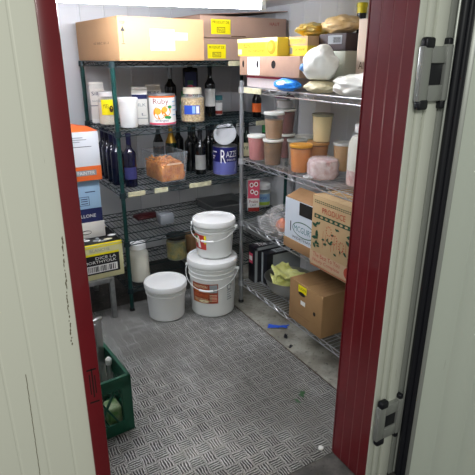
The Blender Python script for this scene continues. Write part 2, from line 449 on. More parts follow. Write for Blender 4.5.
# ------------------------------------------------------------------ wire racks
def rack(name, label, L, D, H, zs, wire, post, loc, rot, tags=()):
    r = thing(name, label, 'shelving rack', loc, rot, None)
    for px in (0, L):
        for py in (0, D):
            p = MB(); p.lathe([(0, .012), (.010, .012), (.0127, .03), (.0127, H - .004), (.014, H - .004), (.014, H + .004), (.008, H + .009), (0, H + .009)], post, 14)
            z = .15
            while z < H - .03: p.lathe([(.0127, z), (.0134, z + .002), (.0127, z + .004)], post, 14); z += .0508
            o = p.build('post', r); o.location = (px, py, 0)
            ft = MB(); ft.lathe([(0, 0), (.017, 0), (.019, .006), (.014, .018), (0, .018)], M_black, 14); ft.build('foot', o)
    for z in zs:
        s = MB(); e = .014
        a, b = (e, 0), (L - e, D)
        for zz, rr in ((z - .003, .003), (z - .030, .003)):
            for y in (0, D): s.tube([(e, y, zz), (L - e, y, zz)], rr, wire, 6)
            for x in (0, L): s.tube([(x, e, zz), (x, D - e, zz)], rr, wire, 6)
        for y in (0, D):                                   # zigzag truss
            n = int(L / .052); s.tube([(e + (L - 2 * e) * i / n, y, z - (.005 if i % 2 else .028)) for i in range(n + 1)], .0022, wire, 5)
        for x in (0, L):
            n = int(D / .052); s.tube([(x, e + (D - 2 * e) * i / n, z - (.005 if i % 2 else .028)) for i in range(n + 1)], .0022, wire, 5)
        n = int(L / .026)
        for i in range(1, n): s.tube([(L * i / n, 0, z - .0022), (L * i / n, D, z - .0022)], .0022, wire, 4)
        for j in range(1, 4): s.tube([(0, D * j / 4, z - .007), (L, D * j / 4, z - .007)], .003, wire, 5)
        for px in (0, L):
            for py in (0, D): s.lathe([(.0132, z - .036), (.021, z - .034), (.018, z - .001), (.0132, z - .001)], wire, 14, (px, py, 0))
        so = s.build('wire_shelf', r)
        for (tz, x0, x1) in tags:
            if abs(tz - z) < .001:
                q = MB(); q.box((x0, -.009, z - .031), (x1, -.004, z - .001), mat('tag_strip', 'd8d4b0', .5, var=.35, vscale=25), .001, seg=1)
                q.build('price_strip', so)
    return r
LZ = [1.53, 1.152, .79, .48, .16]
rack('wire_rack', 'dark green wire rack along the back wall holding bottles and big cartons', 1.22, .6, 1.518, LZ, M_epoxy, M_epoxy_post, (.825, 2.8, 0), math.radians(2),
     tags=((.79, .03, .14), (.79, .20, .29), (.79, .44, .60), (1.152, .95, 1.10), (1.53, .74, .84)))
RZ = [1.39, .975, .58, .16]
rack('wire_rack', 'chrome wire rack along the right wall holding tubs and boxes', 1.22, .4, 1.415, RZ, M_chrome, mat('chrome_post', 'a9adb1', .3, .8), (1.5, 2.55, 0), -PI / 2,
     tags=((1.39, .04, .22),))

# ------------------------------------------------------------------ carton helper
def carton(name, label, size, loc, rot=0, m=M_card, cat='box', tape=True, group=None, flap=True, bev=.004):
    w, d, h = size; t = thing(name, label, cat, loc, rot, group)
    b = MB(); b.box((-w / 2, -d / 2, 0), (w / 2, d / 2, h), m, bev); b.build('body', t)
    if flap:
        q = MB(); long_x = w >= d
        for sgn in (-1, 1):
            if long_x: q.box((-w / 2 + .001, sgn * d / 4 - d / 4 + .001, h - .001), (w / 2 - .001, sgn * d / 4 + d / 4 - .0015, h + .002), m)
            else: q.box((sgn * w / 4 - w / 4 + .001, -d / 2 + .001, h - .001), (sgn * w / 4 + w / 4 - .0015, d / 2 - .001, h + .002), m)
        q.build('flap', t)
        if tape:
            q = MB()
            if long_x: q.box((-w / 2, -.024, h + .0015), (w / 2, .024, h + .0028), M_tape)
            else: q.box((-.024, -d / 2, h + .0015), (.024, d / 2, h + .0028), M_tape)
            q.build('tape', t)
    return t, faces(w, d, h)
def barcode(mb, mp, x0, y0, x1, y1, bg=M_paper, fg=M_black, l=.0012):
    rnd = random.Random(int(x0 * 1e4)); mb.rect(mp, x0, y0, x1, y1, bg, l); x = x0 + (x1 - x0) * .06
    while x < x1 - (x1 - x0) * .08:
        wd = rnd.choice((.010, .018, .03)) * (x1 - x0); mb.rect(mp, x, y0 + (y1 - y0) * .12, x + wd, y1 - (y1 - y0) * .12, fg, l + .0006); x += wd + rnd.choice((.012, .02, .03)) * (x1 - x0)

# big carton, top of the green rack, left
w_, d_, h_ = .53, .68, .222
t, F = carton('cardboard_box', 'largest brown carton with up arrow and white label, on the green rack top', (w_, d_, h_), (.79 + .265 + .034, 2.785 + .34 - .02, 1.5305), math.radians(5), mat('big_carton', 'c29a70', .75, var=.08, vscale=4, bump=.04, bscale=20))
p = MB(); p.rect(F['front'], .185, .055, .335, .165, M_paper)
for i in range(5): p.rect(F['front'], .20, .14 - i * .014, .20 + .07 - (i % 3) * .015, .144 - i * .014, M_grey, .0016)
p.text(F['front'], 'PAK', .205, .118, .245, .132, M_grey); barcode(p, F['front'], .27, .06, .315, .075)
p.rect(F['front'], .335, .11, .42, .15, mat('torn_label', 'd9c8b4', .6)); p.build('shipping_label', t)
p = MB(); p.text(F['front'], 'TOP', .010, .185, .040, .199, M_black)
p.rect(F['front'], .0245, .092, .0275, .155, M_black); p.poly(F['front'], [(.014, .15), (.038, .15), (.026, .176)], M_black); p.rect(F['front'], .016, .086, .036, .089, M_black)
p.text(F['left'], '60 BBC 81.3', .30, .088, .54, .10, M_brown); p.build('printing', t)

# two stacked cartons with yellow labels
t, F = carton('cardboard_box', 'brown carton with a yellow label, lower of the stack beside the big carton', (.62, .42, .13), (1.70, 3.14, 1.5305), 0, M_card4, tape=False)
p = MB(); p.rect(F['front'], .085, .012, .215, .095, M_yel); p.text(F['front'], 'PRODUIT DE', .095, .07, .205, .085, M_brown); p.rect(F['front'], .12, .02, .18, .05, M_brown, .0014); p.rect(F['front'], .123, .023, .177, .047, M_yel, .0017); p.text(F['front'], 'FRAGILE', .126, .026, .174, .044, M_brown, .002)
p.build('yellow_label', t)
t, F = carton('cardboard_box', 'brown carton with a yellow label and lifted lid, upper of the stacked pair', (.66, .42, .125), (1.735, 3.13, 1.6645), math.radians(3), M_card4, tape=False, flap=False)
p = MB(); p.rect(F['front'], .075, .02, .215, .105, M_yel); p.text(F['front'], 'PRODUIT DE', .085, .08, .205, .096, M_brown); p.rect(F['front'], .115, .03, .175, .06, M_brown, .0014); p.rect(F['front'], .118, .033, .172, .057, M_yel, .0017); p.text(F['front'], 'FRAGILE', .121, .036, .169, .054, M_brown, .002)
p.build('yellow_label', t)
p = MB()
p.obox((-.33, 0, .127), (.335, 0, .172), .424, .004, M_card4); p.build('lid', t)
p = MB(); p.text(F['front'], 'HAUT', .52, .08, .60, .10, M_dred); p.rect(F['front'], .22, .006, .33, .012, M_brown, .0015); p.build('printing', t)

# ------------------------------------------------------------------ second shelf of the green rack
SZ = LZ[1] + .0005
M_milkc = mat('carton_cream', 'e6e4dc', .45)
def gable(label, loc, w, h, rot, band, words, group=None):
    t = thing('drink_carton', label, 'carton', loc, rot, group)
    b = MB(); hb = h - .04; a = w / 2
    vs = [(-a, -a, 0), (a, -a, 0), (a, a, 0), (-a, a, 0), (-a, -a, hb), (a, -a, hb), (a, a, hb), (-a, a, hb), (-a, 0, h - .014), (a, 0, h - .014), (-a, 0, h), (a, 0, h)]
    b.add(vs, [(3, 2, 1, 0), (0, 1, 5, 4), (1, 2, 6, 5), (2, 3, 7, 6), (3, 0, 4, 7), (4, 5, 9, 8), (6, 7, 8, 9), (7, 4, 8), (5, 6, 9), (8, 9, 11, 10), (9, 8, 10, 11)], M_milkc); b.build('body', t, ang=20)
    F = faces(w, w, hb); p = MB()
    for k, (y0, y1, m) in enumerate(band):
        for fc in ('front', 'left'): p.rect(F[fc], 0, y0 * hb, w, y1 * hb, m, .0008)
    for (s_, y, hh, m) in words:
        for fc in ('front', 'left'): p.text(F[fc], s_, w * .1, y * hb, w * .9, (y + hh) * hb, m, .0014)
    p.build('printing', t); return t
gable('tall white drink carton with blue lettering, at the far left of the second shelf', (.852, 3.28, SZ), .086, .25, math.radians(-12), ((0, .12, M_paper), (.5, .52, M_navy)), (('Silky', .78, .14, M_navy), ('NATUREL', .62, .05, M_grey)), None)
gable('white drink carton with blue band, behind left edge of the fruit tin', (1.06, 3.06, SZ), .092, .225, math.radians(-22), ((.84, .98, M_navy), (.2, .22, M_grey)), (('MILK', .6, .1, M_grey), ('1 L', .3, .08, M_grey)))
gable('white drink carton with blue lettering on its top, directly behind the fruit tin', (1.185, 3.16, SZ), .095, .235, math.radians(-14), ((.45, .5, M_navy),), (('PURE', .88, .1, M_navy), ('PURE', .6, .1, M_navy)))

def jar(name, label, cat, loc, r, h, content, lidm, clearm, group=None, neck=.8, lid_h=.03, fill=.9, rot=0, seg=28, body='glass'):
    t = thing(name, label, cat, loc, rot, group); hb = h - lid_h; sh = hb * .86
    b = MB(); b.lathe([(0, .001), (r * .9, .001), (r, .008), (r, sh - .012), (r * .96, sh), (r * neck, hb - .006), (r * neck, hb)], clearm, seg); b.build('jar_body', t)
    k = MB(); rr = r - .003; tp = .004 + (sh - .006) * fill
    k.lathe([(0, .004), (rr * .9, .004), (rr, .011), (rr, tp - .002), (rr * .97, tp), (0, tp)], content, seg); k.build('contents', t)
    k = MB(); rl = r * neck + .004
    k.lathe([(0, h), (rl - .003, h), (rl, h - .003), (rl, hb - .002), (rl - .003, hb - .002)][::-1], lidm, seg); k.build('lid', t); return t
M_clear = clear('clear_plastic', 'eef2f0', .8)
M_cglass = clear('clear_glass', 'dfe8e4', .82, .03)
t = jar('food_jar', 'squat cream tub with bright yellow label, behind the green rack post', 'jar', (.872, 3.12, SZ), .06, .2, mat('cream_food', 'd8d0b8', .6), M_white, M_clear, lid_h=.025)
p = MB(); mp = cmap(.0605, .0605, 1, -PI / 2 - .95); p.rect(mp, 0, .065, .085, .155, M_yel, .001, 10); p.text(mp, 'MIEL', .012, .105, .05, .13, M_brown); p.disc(mp, .06, .10, .012, .02, M_brown); p.build('yellow_label', t)

def tub(name, label, cat, loc, r0, r1, h, m, lidm, group=None, rot=0):
    t = thing(name, label, cat, loc, rot, group)
    b = MB(); b.lathe([(0, 0), (r0 * .95, 0), (r0, .005), (r1, h - .018), (r1 - .003, h - .018)], m, 32); b.build('tub_body', t)
    k = MB(); k.lathe([(r1 - .002, h - .022), (r1 + .004, h - .022), (r1 + .005, h - .004), (r1 + .002, h), (r1 - .006, h), (r1 - .008, h - .004), (0, h - .004)], lidm, 32); k.build('lid', t)
    return t
tub('plastic_tub', 'plain white lidded tub just right of the green post on the second shelf', 'tub', (.945, 2.95, SZ), .052, .056, .172, M_white, M_lid)

# fruit tin
t = thing('food_can', 'large white tin printed with oranges and red lettering', 'can', (1.165, 2.965, SZ))
R, Hh = .085, .185
b = MB(); b.lathe([(0, .002), (R - .002, .002), (R, 0), (R + .0015, .003), (R, .006), (R, Hh - .006), (R + .0015, Hh - .003), (R, Hh), (R - .003, Hh - .001), (R - .006, Hh - .006), (0, Hh - .006)], M_silver, 40); b.build('can_body', t)
p = MB(); mp = cmap(R, R, 1, -PI / 2 - 1.45)
p.rect(mp, 0, .008, .26, Hh - .008, M_paper, .0008, 40); p.rect(mp, 0, .008, .26, .018, M_pink, .0012, 40); p.rect(mp, 0, Hh - .018, .26, Hh - .008, M_dor, .0012, 40)
p.text(mp, 'Ruby', .04, .122, .135, .162, M_dred, .002)
for cx, cy, rr in ((.075, .078, .037), (.118, .088, .030)): p.disc(mp, cx, cy, rr, rr * 1.05, M_orange, .0018); p.disc(mp, cx - .008, cy + .01, rr * .55, rr * .55, mat('orange_light', 'f7b03c', .45), .0024)
for cx, cy in ((.135, .05), (.142, .112), (.12, .052)): p.disc(mp, cx, cy, .014, .009, M_green, .0026)
p.text(mp, 'oranges', .05, .022, .13, .036, M_navy, .002)
for y in (.14, .115, .09, .06): p.rect(mp, .165, y, .215, y + .006, M_sky, .0016, 6)
p.build('printed_label', t)

# bottles
M_bott = mat('dark_bottle_glass', '0b0d10', .12, coat=.5)
M_gbott = mat('green_bottle_glass', '10281c', .12, coat=.5)
M_bbott = mat('cobalt_bottle_glass', '070726', .12, coat=.6)
M_foil = mat('black_foil', '17171c', .35)
def bottle(label, loc, r=.0375, h=.30, glass=M_bott, lab=None, foil=M_foil, rot=0, group=None, words=None, champ=False, cat='bottle', name='wine_bottle', neck=.014, low=.06, hl=.09, foil_h=.065):
    t = thing(name, label, cat, loc, rot, group)
    sh = h * (.55 if champ else .62); nk = h * (.80 if champ else .74)
    b = MB(); b.lathe([(0, .004), (r * .5, .003), (r * .93, 0), (r, .006), (r, sh), (r * .93, sh + (nk - sh) * .3), (r * .68, sh + (nk - sh) * .62), (neck + .003, nk), (neck, nk + .02), (neck, h - .02), (neck + .002, h - .018), (neck + .002, h - .003), (neck, h), (0, h)], glass, 24); b.build('bottle_body', t)
    if foil:
        q = MB(); low_f = []
        if h - foil_h < nk + .02:
            pf = [(r, sh), (r * .93, sh + (nk - sh) * .3), (r * .68, sh + (nk - sh) * .62), (neck + .003, nk), (neck, nk + .02)]
            for (ra, za), (rb, zb) in zip(pf, pf[1:]):
                if za <= h - foil_h < zb: low_f.append((ra + (rb - ra) * (h - foil_h - za) / (zb - za) + .0012, h - foil_h))
                if zb > h - foil_h: low_f.append((rb + .0012, zb))
        else: low_f = [(neck + .0012, h - foil_h)]
        q.lathe(low_f + [(neck + .0012, h - .02), (neck + .0035, h - .018), (neck + .0035, h - .001), (neck + .001, h + .0012), (0, h + .0012)], foil, 20); q.build('foil_cap', t)
    if lab:
        q = MB(); mp = cmap(r, r, 1, -PI / 2 - 1.15); q.rect(mp, 0, low, 2.3 * r, low + hl, lab, .0008, 16)
        if words:
            for (s_, y, hh, m) in words: q.text(mp, s_, .5 * r, low + y * hl, 1.8 * r, low + (y + hh) * hl, m, .0014)
        q.build('label_paper', t)
    return t
CAMA = lambda x, y: math.atan2(y, x) - PI / 2 * 1.0          # turn a label to face the doorway
def face(x, y): return math.atan2(-y, -x) + PI / 2
x, y = 1.36, 3.28; bottle('dark bottle with a silver neck label behind the fruit tin', (x, y, SZ), .04, .33, M_bott, M_sky, M_silver, face(x, y), low=.05, hl=.1, foil_h=.07)
x, y = 1.385, 3.12; bottle('slim green bottle with pale blue label, between the fruit tin and the jar of chickpeas', (x, y, SZ), .026, .185, mat('bright_green_glass', '1f8a3a', .15, coat=.4), M_sky, M_green, face(x, y), low=.015, hl=.085, name='sauce_bottle', foil_h=.03, neck=.012)
x, y = 1.455, 3.16; bottle('small sauce bottle with a red cap, just left of the jar of chickpeas', (x, y, SZ), .022, .22, mat('red_sauce', 'a3301f', .2, coat=.4), None, M_pink, face(x, y), name='sauce_bottle', foil_h=.05, neck=.013)
x, y = 1.53, 3.32
t = thing('liquor_bottle', 'square dark bottle behind the jar of chickpeas', 'bottle', (x, y, SZ), face(x, y) + .1)
b = MB(); b.box((-.052, -.035, 0), (.052, .035, .33), M_bott, .012, seg=3); b.lathe([(.024, .325), (.02, .335), (.018, .345), (.0, .345)], M_bott, 18); b.build('bottle_body', t)
p = MB(); mp = pmap((-.052, -.035, 0), (1, 0, 0), (0, 0, 1)); p.rect(mp, .012, .17, .092, .30, M_navy, .0008); p.rect(mp, .03, .215, .07, .245, M_dgreen, .0014); p.rect(mp, .02, .20, .085, .206, M_dred, .0014); p.build('label_paper', t)
x, y = 1.64, 3.23; bottle('tall dark bottle with red and white label, right of the jar of chickpeas', (x, y, SZ), .038, .345, M_bott, M_paper, M_foil, face(x, y), low=.07, hl=.12)

M_chick = mat('chickpeas', 'd9b870', .45, bump=1.0, bscale=75, col2='a88440', vscale=70)
x, y = 1.39, 2.99
t = jar('glass_jar', 'big square-shouldered jar of chickpeas with blue label', 'jar', (x, y, SZ), .078, .215, M_chick, mat('jar_lid_cream', 'cfc7b2', .5), M_clear, neck=.72, lid_h=.035, rot=face(x, y), fill=1.0)
p = MB(); mp = cmap(.0785, .0785, 1, -PI / 2 - .75); p.rect(mp, 0, .055, .105, .11, M_blue, .001, 10); p.rect(mp, .055, .06, .075, .105, M_sky, .0014, 3); p.rect(mp, .08, .06, .10, .105, M_paper, .0014, 3); p.build('label_paper', t)
x, y = 1.715, 3.25; t = jar('spice_jar', 'small white jar with teal lid, right of the tall bottle with red label', 'jar', (x, y, SZ), .033, .14, M_paper, mat('teal_lid', '3c7f86', .4), M_clear, neck=.85, lid_h=.03, rot=face(x, y))
p = MB(); mp = cmap(.0335, .0335, 1, -PI / 2 - 1.0); p.rect(mp, 0, .012, .066, .035, M_dred, .001, 8); p.rect(mp, .0, .036, .066, .09, M_paper, .001, 8); p.build('label_paper', t)
x, y = 1.90, 3.02; bottle('bottle with bright orange foil and orange label, behind the chrome rack post', (x, y, SZ), .034, .205, M_bott, M_dor, M_orange, face(x, y), champ=True, low=.035, hl=.06, foil_h=.05)

# ------------------------------------------------------------------ third shelf of the green rack
SZ = LZ[2] + .0005
G = 'cobalt blue bottles in the row at the left side'
for i, yy in enumerate((3.02, 3.12, 3.22, 3.32)):
    lb = ['cobalt blue bottle nearest the green post in the left side row', 'cobalt blue bottle second from the post in the left side row', 'cobalt blue bottle third from the post in the left side row', 'cobalt blue bottle at the back of the left side row'][i]
    bottle(lb, (.872, yy, SZ), .039, .32, M_bbott, None, mat('cobalt_foil', '0d0c33', .35), 0, G)
x, y = .925, 2.93; bottle('cobalt blue bottle with silver label, standing right of the green post', (x, y, SZ), .039, .325, M_bbott, mat('violet_label', '3a3b70', .4), mat('cobalt_foil', '0d0c33', .35), face(x, y), low=.05, hl=.075)

# clear bin of orange strips
x, y, a = 1.185, 3.015, .10
t = thing('food_bin', 'clear open bin filled with shredded orange strips', 'bin', (x, y, SZ), a)
M_bin = clear('bin_plastic', 'c9d4dc', .82, .1)
b = MB(); w0, w1, d0, d1, hh = .085, .098, .12, .135, .188
ov = [(-w0, -d0, .002), (w0, -d0, .002), (w0, d0, .002), (-w0, d0, .002), (-w1, -d1, hh), (w1, -d1, hh), (w1, d1, hh), (-w1, d1, hh)]
b.add(ov, [(3, 2, 1, 0), (0, 1, 5, 4), (1, 2, 6, 5), (2, 3, 7, 6), (3, 0, 4, 7)], M_bin)
b.tube([(-w1, -d1, hh), (w1, -d1, hh), (w1, d1, hh), (-w1, d1, hh)], .004, M_bin, 6, closed=True); b.build('bin_body', t, ang=20)
M_cheese = mat('orange_strips', 'f0a24a', .55, col2='d07a30', vscale=30, bump=.4, bscale=90)
k = MB(); k.box((-w0 + .003, -d0 + .003, .006), (w0 - .003, d0 - .003, .112), M_cheese, .01); k.build('filling', t)
for i in range(60):
    x0, y0 = random.uniform(-.075, .075), random.uniform(-.105, .10); a2 = random.uniform(0, PI); l = random.uniform(.02, .035); z0 = random.uniform(.11, .132)
    q = MB() if i == 0 else q
    q.obox((max(-.084, x0 - l * math.cos(a2)), max(-.12, y0 - l * math.sin(a2)), z0), (min(.084, x0 + l * math.cos(a2)), min(.12, y0 + l * math.sin(a2)), z0 + random.uniform(-.012, .016)), .011, .007, M_cheese)
for i in range(34):
    x0 = random.uniform(-.078, .078); z0 = random.uniform(.012, .09); q.obox((x0, -d0 + .003, z0), (x0 + random.uniform(-.012, .012), -d0 + .001, z0 + random.uniform(.02, .045)), .009, .004, M_cheese)
q.build('shredded_strips', t)['kind'] = 'stuff'
p = MB(); mp = pmap((-w0, -d0 - .003, 0), (1, 0, 0), (0, -.085, 1)); p.rect(mp, .035, .115, .14, .127, mat('bin_sticker', 'e8c9a8', .4), .0015); p.build('sticker', t)

GW = 'dark wine bottles on the third shelf'
x, y = 1.262, 3.31; bottle('dark bottle with a small pale neck label, left of the gold topped bottle', (x, y, SZ), .04, .315, M_bott, M_grey, M_foil, face(x, y), GW, champ=True, low=.17, hl=.03)
x, y = 1.33, 3.24; bottle('dark bottle with long gold foil neck behind the clear bin', (x, y, SZ), .042, .315, M_gbott, None, M_gold, face(x, y), GW, champ=True, foil_h=.155)
for x, y, hh, lb in ((1.425, 3.33, .315, 'unlabelled dark bottle just right of the gold topped bottle'),
                 (1.435, 3.15, .315, 'unlabelled dark bottle rising behind the right rim of the clear bin'),
                 (1.515, 3.26, .31, 'unlabelled dark bottle behind the bottle with the grey paper label'),
                 (1.57, 3.14, .305, 'unlabelled dark bottle between the grey-labelled bottle and the blue tin'),
                 (1.67, 3.27, .30, 'unlabelled dark bottle behind the left edge of the blue tin'),
                 (1.765, 3.30, .32, 'unlabelled dark bottle behind the middle of the blue tin'),
                 (1.82, 3.20, .32, 'unlabelled dark bottle behind the right edge of the blue tin')):
    bottle(lb, (x, y, SZ), .0385, hh, M_bott, None, M_foil, 0, GW)
x, y = 1.455, 3.03; bottle('dark bottle with a plain grey paper label left of the blue tin', (x, y, SZ), .038, .30, M_bott, mat('grey_label', '9b9c98', .6), M_foil, face(x, y), GW, low=.035, hl=.10)
x, y = 1.915, 3.18; bottle('green bottle with a pale label, left of two behind the chrome post', (x, y, SZ), .040, .315, M_gbott, M_cream, M_foil, face(x, y), GW, low=.06, hl=.10, words=(('VIN', .5, .25, M_dgreen),))
x, y = 1.985, 3.05; bottle('green bottle with a pale label, right of two behind the chrome post', (x, y, SZ), .040, .31, M_gbott, M_cream, M_green, face(x, y), GW, low=.06, hl=.10, words=(('VIN', .5, .25, M_dgreen),))

# blue tin with bent lid
x, y = 1.612, 2.965; R, Hh = .083, .195
t = thing('food_can', 'big blue tin with raised silver lid and white lettering', 'can', (x, y, SZ), face(x, y))
b = MB(); b.lathe([(0, .002), (R - .002, .002), (R, 0), (R + .0015, .003), (R, .006), (R, Hh - .006), (R + .0015, Hh - .003), (R, Hh), (R - .003, Hh - .002), (R - .004, .02), (0, .02)], M_silver, 40); b.build('can_body', t)
p = MB(); mp = cmap(R, R, 1, -PI / 2 - 1.5); W = 3.0 * R
p.rect(mp, 0, .005, W, .095, mat('lavender_print', '5f64a4', .45), .0008, 44); p.rect(mp, 0, .092, W, Hh - .006, mat('royal_print', '15175e', .4), .0012, 44)
p.text(mp, 'R', .095, .085, .130, .175, M_paper, .0022); p.text(mp, 'AZZE', .132, .125, .215, .165, M_paper, .0022); p.text(mp, 'DELUXE', .138, .10, .205, .113, M_paper, .0022)
p.poly(mp, [(.085, .03), (.20, .022), (.215, .085), (.13, .092)], M_paper, .0018)
for yy, w2 in ((.155, .045), (.125, .03), (.11, .02)): p.rect(mp, .02, yy, .02 + w2, yy + .008, M_paper, .0018, 4)
p.build('printed_label', t)
q = MB(); c0 = Vector((0, R - .012, Hh + .066)); ax = Vector((0, -.62, .32)).normalized(); u = Vector((1, 0, 0)); v = ax.cross(u)
vs = []; fs = []; n = 32; rings = [.0, .3, .35, .6, .65, .9, .95, 1.0]; hs = [0, 0, .0006, .0006, 0, 0, .0012, .0004]
for rr, hh in zip(rings, hs):
    for k in range(n): vs.append(c0 + (u * math.cos(2 * PI * k / n) + v * math.sin(2 * PI * k / n)) * rr * R * .97 + ax * hh + ax * .012 * math.cos(2 * PI * k / n) * rr)
for i in range(len(rings) - 1):
    for k in range(n): fs.append((i * n + k, i * n + (k + 1) % n, (i + 1) * n + (k + 1) % n, (i + 1) * n + k))
q.add(vs, fs, M_silver); q.build('lid', t)
k = MB(); k.lathe([(0, Hh - .03), (R - .005, Hh - .03)], mat('tin_contents', '3a2a20', .6), 32); k.build('contents', t)

# ------------------------------------------------------------------ low shelves of the green rack
SZ = LZ[3] + .0005
tag(MB().box((-.085, -.05, 0), (.085, .05, .022), mat('maroon_pack', '4a1a1e', .4), .008, seg=3).blob((0, 0, .024), (.07, .04, .012), MATS['maroon_pack'], .3, 3, 2, 3).build('food_packet', None, (1.10, 3.20, SZ), .1), 'flat maroon packet on the low wire shelf above the mayonnaise jar', 'packet')
t = thing('food_bin', 'grey translucent tub on the low wire shelf left of the pickle jar', 'bin', (1.17, 3.02, SZ), 0)
b = MB(); b.box((-.05, -.05, .001), (.05, .05, .07), clear('grey_bin', 'aeb4ba', .45, .2), .008); b.build('bin_body', t)
b = MB(); b.box((-.045, -.045, .004), (.045, .045, .045), mat('grey_food', '6d7076', .6), .006); b.build('filling', t)
t = thing('baking_tray', 'grey metal tray on the low wire shelf behind the bucket stack', 'tray', (1.70, 3.16, SZ), .0)
b = MB(); a, bb, hh = .15, .14, .05
o = [(-a, -bb, 0), (a, -bb, 0), (a, bb, 0), (-a, bb, 0), (-a - .01, -bb - .01, hh), (a + .01, -bb - .01, hh), (a + .01, bb + .01, hh), (-a - .01, bb + .01, hh)]
i_ = [(x * .96, y * .96, z + .003) if z == 0 else (x * .97, y * .97, z) for x, y, z in o]
b.add(o + i_, [(3, 2, 1, 0), (0, 1, 5, 4), (1, 2, 6, 5), (2, 3, 7, 6), (3, 0, 4, 7), (8, 9, 10, 11), (12, 13, 9, 8), (13, 14, 10, 9), (14, 15, 11, 10), (15, 12, 8, 11), (4, 5, 13, 12), (5, 6, 14, 13), (6, 7, 15, 14), (7, 4, 12, 15)], mat('tray_grey', '6d7072', .4, .6)); b.build('pan', t, ang=20)
b = MB(); b.tube([(-a - .01, -bb - .01, hh), (a + .01, -bb - .01, hh), (a + .01, bb + .01, hh), (-a - .01, bb + .01, hh)], .004, M_galv, 6, closed=True); b.build('rim', t)

x, y = 1.85, 2.975
t = thing('drink_carton', 'small pink and white carton seen beside the chrome post', 'carton', (x, y, SZ), face(x, y) + .15)
b = MB(); b.box((-.042, -.035, 0), (.042, .035, .235), M_paper, .003); b.build('body', t)
F = faces(.084, .07, .235); p = MB(); p.rect(F['front'], 0, .10, .084, .235, M_pink, .0008); p.rect(F['front'], 0, .0, .084, .03, M_dred, .0008)
for cx, cy in ((.025, .20), (.058, .205), (.03, .15), (.06, .14)): p.disc(F['front'], cx, cy, .015, .018, M_paper, .0014); p.disc(F['front'], cx, cy, .008, .010, M_dred, .002)
p.text(F['front'], 'Fraise', .01, .065, .074, .088, M_dred); p.text(F['front'], 'LAIT', .02, .04, .06, .055, M_navy); p.build('printing', t)
x, y = 1.975, 3.04
t = jar('glass_jar', 'jar with white lid and blue-green label below the tub shelf', 'jar', (x, y, SZ), .062, .175, mat('pale_jar_food', 'c9d2cc', .5), M_lid, M_cglass, neck=.9, lid_h=.035, rot=face(x, y), fill=.95)
p = MB(); mp = cmap(.0625, .0625, 1, -PI / 2 - 1.1); p.rect(mp, 0, .02, .135, .105, M_sky, .001, 14); p.rect(mp, 0, .02, .135, .045, mat('lime_print', 'a9c84a', .5), .0014, 14); p.text(mp, 'mayo', .03, .06, .10, .085, M_blue, .002); p.build('label_paper', t)

SZ = LZ[4] + .0005
x, y = .925, 2.90
t = jar('plastic_jar', 'large plastic jar of cream mayonnaise with white lid beside the green post', 'jar', (x, y, SZ), .066, .262, mat('mayonnaise', 'ece6cc', .4), M_lid, clear('milky_plastic', 'e9ebe2', .45, .2), neck=.72, lid_h=.035, fill=.92)
x, y = 1.285, 3.12
t = jar('glass_jar', 'jar of yellow-green pickles standing behind the small bucket', 'jar', (x, y, SZ), .076, .185, mat('pickles', 'b59c24', .35, col2='6f7420', vscale=22, bump=.5, bscale=25), mat('dark_lid', '2c2b26', .4), M_cglass, neck=.88, lid_h=.022, fill=1.0)
tag(MB().box((-.05, -.06, 0), (.05, .06, .15), M_card3, .004).build('cardboard_box', None, (1.435, 3.16, SZ), .1), 'small dull brown box just right of the pickle jar', 'box')

# ------------------------------------------------------------------ left stack on the steel stand
t = thing('steel_stand', 'low square steel stand under the stack of boxes at left', 'stand', (.43, 2.99, 0))
b = MB(); a, bb, hz = .27, .22, .28
for x0, y0 in ((-a, -bb), (a, -bb), (a, bb), (-a, bb)):
    l = MB(); l.box((x0 - .015, y0 - .015, 0), (x0 + .015, y0 + .015, hz), M_galv, .003); l.build('leg', t)
for sy in (-bb, bb): b.box((-a, sy - .015, hz - .032), (a, sy + .015, hz), M_galv, .003)
for sx in (-a, a): b.box((sx - .015, -bb, hz - .032), (sx + .015, bb, hz), M_galv, .003)
b.box((-.02, -bb, hz - .03), (.02, bb, hz - .002), M_galv, .003)
b.build('top_frame', t)
def P(mb, t, n='printing'): return mb.build(n, t)
# black box with yellow bands
w_, d_, h_ = .50, .34, .22
t, F = carton('cardboard_box', 'black box with yellow bands and barcode, lowest of the left stack', (w_, d_, h_), (.785 - .25, 2.77 + .17, .2805), .02, mat('cream_carton', 'd3cf9c', .7, var=.1), tape=False, flap=False)
p = MB(); p.rect(F['front'], .0, .035, w_ - .025, .155, M_black); p.rect(F['front'], 0, .155, w_ - .025, .168, M_yel)
p.text(F['front'], 'DICE LA', .33, .128, .455, .145, M_paper); p.text(F['front'], 'MORTHYOLK', .26, .104, .455, .122, M_paper); barcode(p, F['front'], .25, .045, .46, .092)
p.rect(F['front'], .205, .04, .208, .15, M_grey, .0015); p.rect(F['front'], .0, .205, w_, .213, M_yel); p.text(F['front'], 'BLANCHE', .30, .178, .42, .196, M_grey)
P(p, t)
p = MB(); p.rect(F['top'], .0, .02, w_, .3, M_black); p.rect(F['top'], .0, .0, w_, .02, M_yel)
for i in range(26): p.disc(F['top'], random.uniform(.2, .48), random.uniform(.04, .28), random.uniform(.01, .03), random.uniform(.008, .02), random.choice((M_paper, M_grey, M_cream, M_black)), .0016 + i * .00008, 8)
p.build('top_picture', t)
z = .2805 + h_ + .003
t, F = carton('cardboard_box', 'white box with a black fish drawing, second from bottom of the left stack', (.42, .24, .099), (.515, 3.02, z), .02, mat('white_carton', 'd9d7cf', .7, var=.06), tape=False)
p = MB(); mp = F['front']
p.disc(mp, .30, .04, .035, .014, M_black, .001); p.disc(mp, .305, .04, .028, .009, MATS['white_carton'], .0015); p.poly(mp, [(.22, .02), (.27, .036), (.27, .045), (.235, .06), (.225, .035)], M_black, .001); P(p, t)
z += .099 + .003
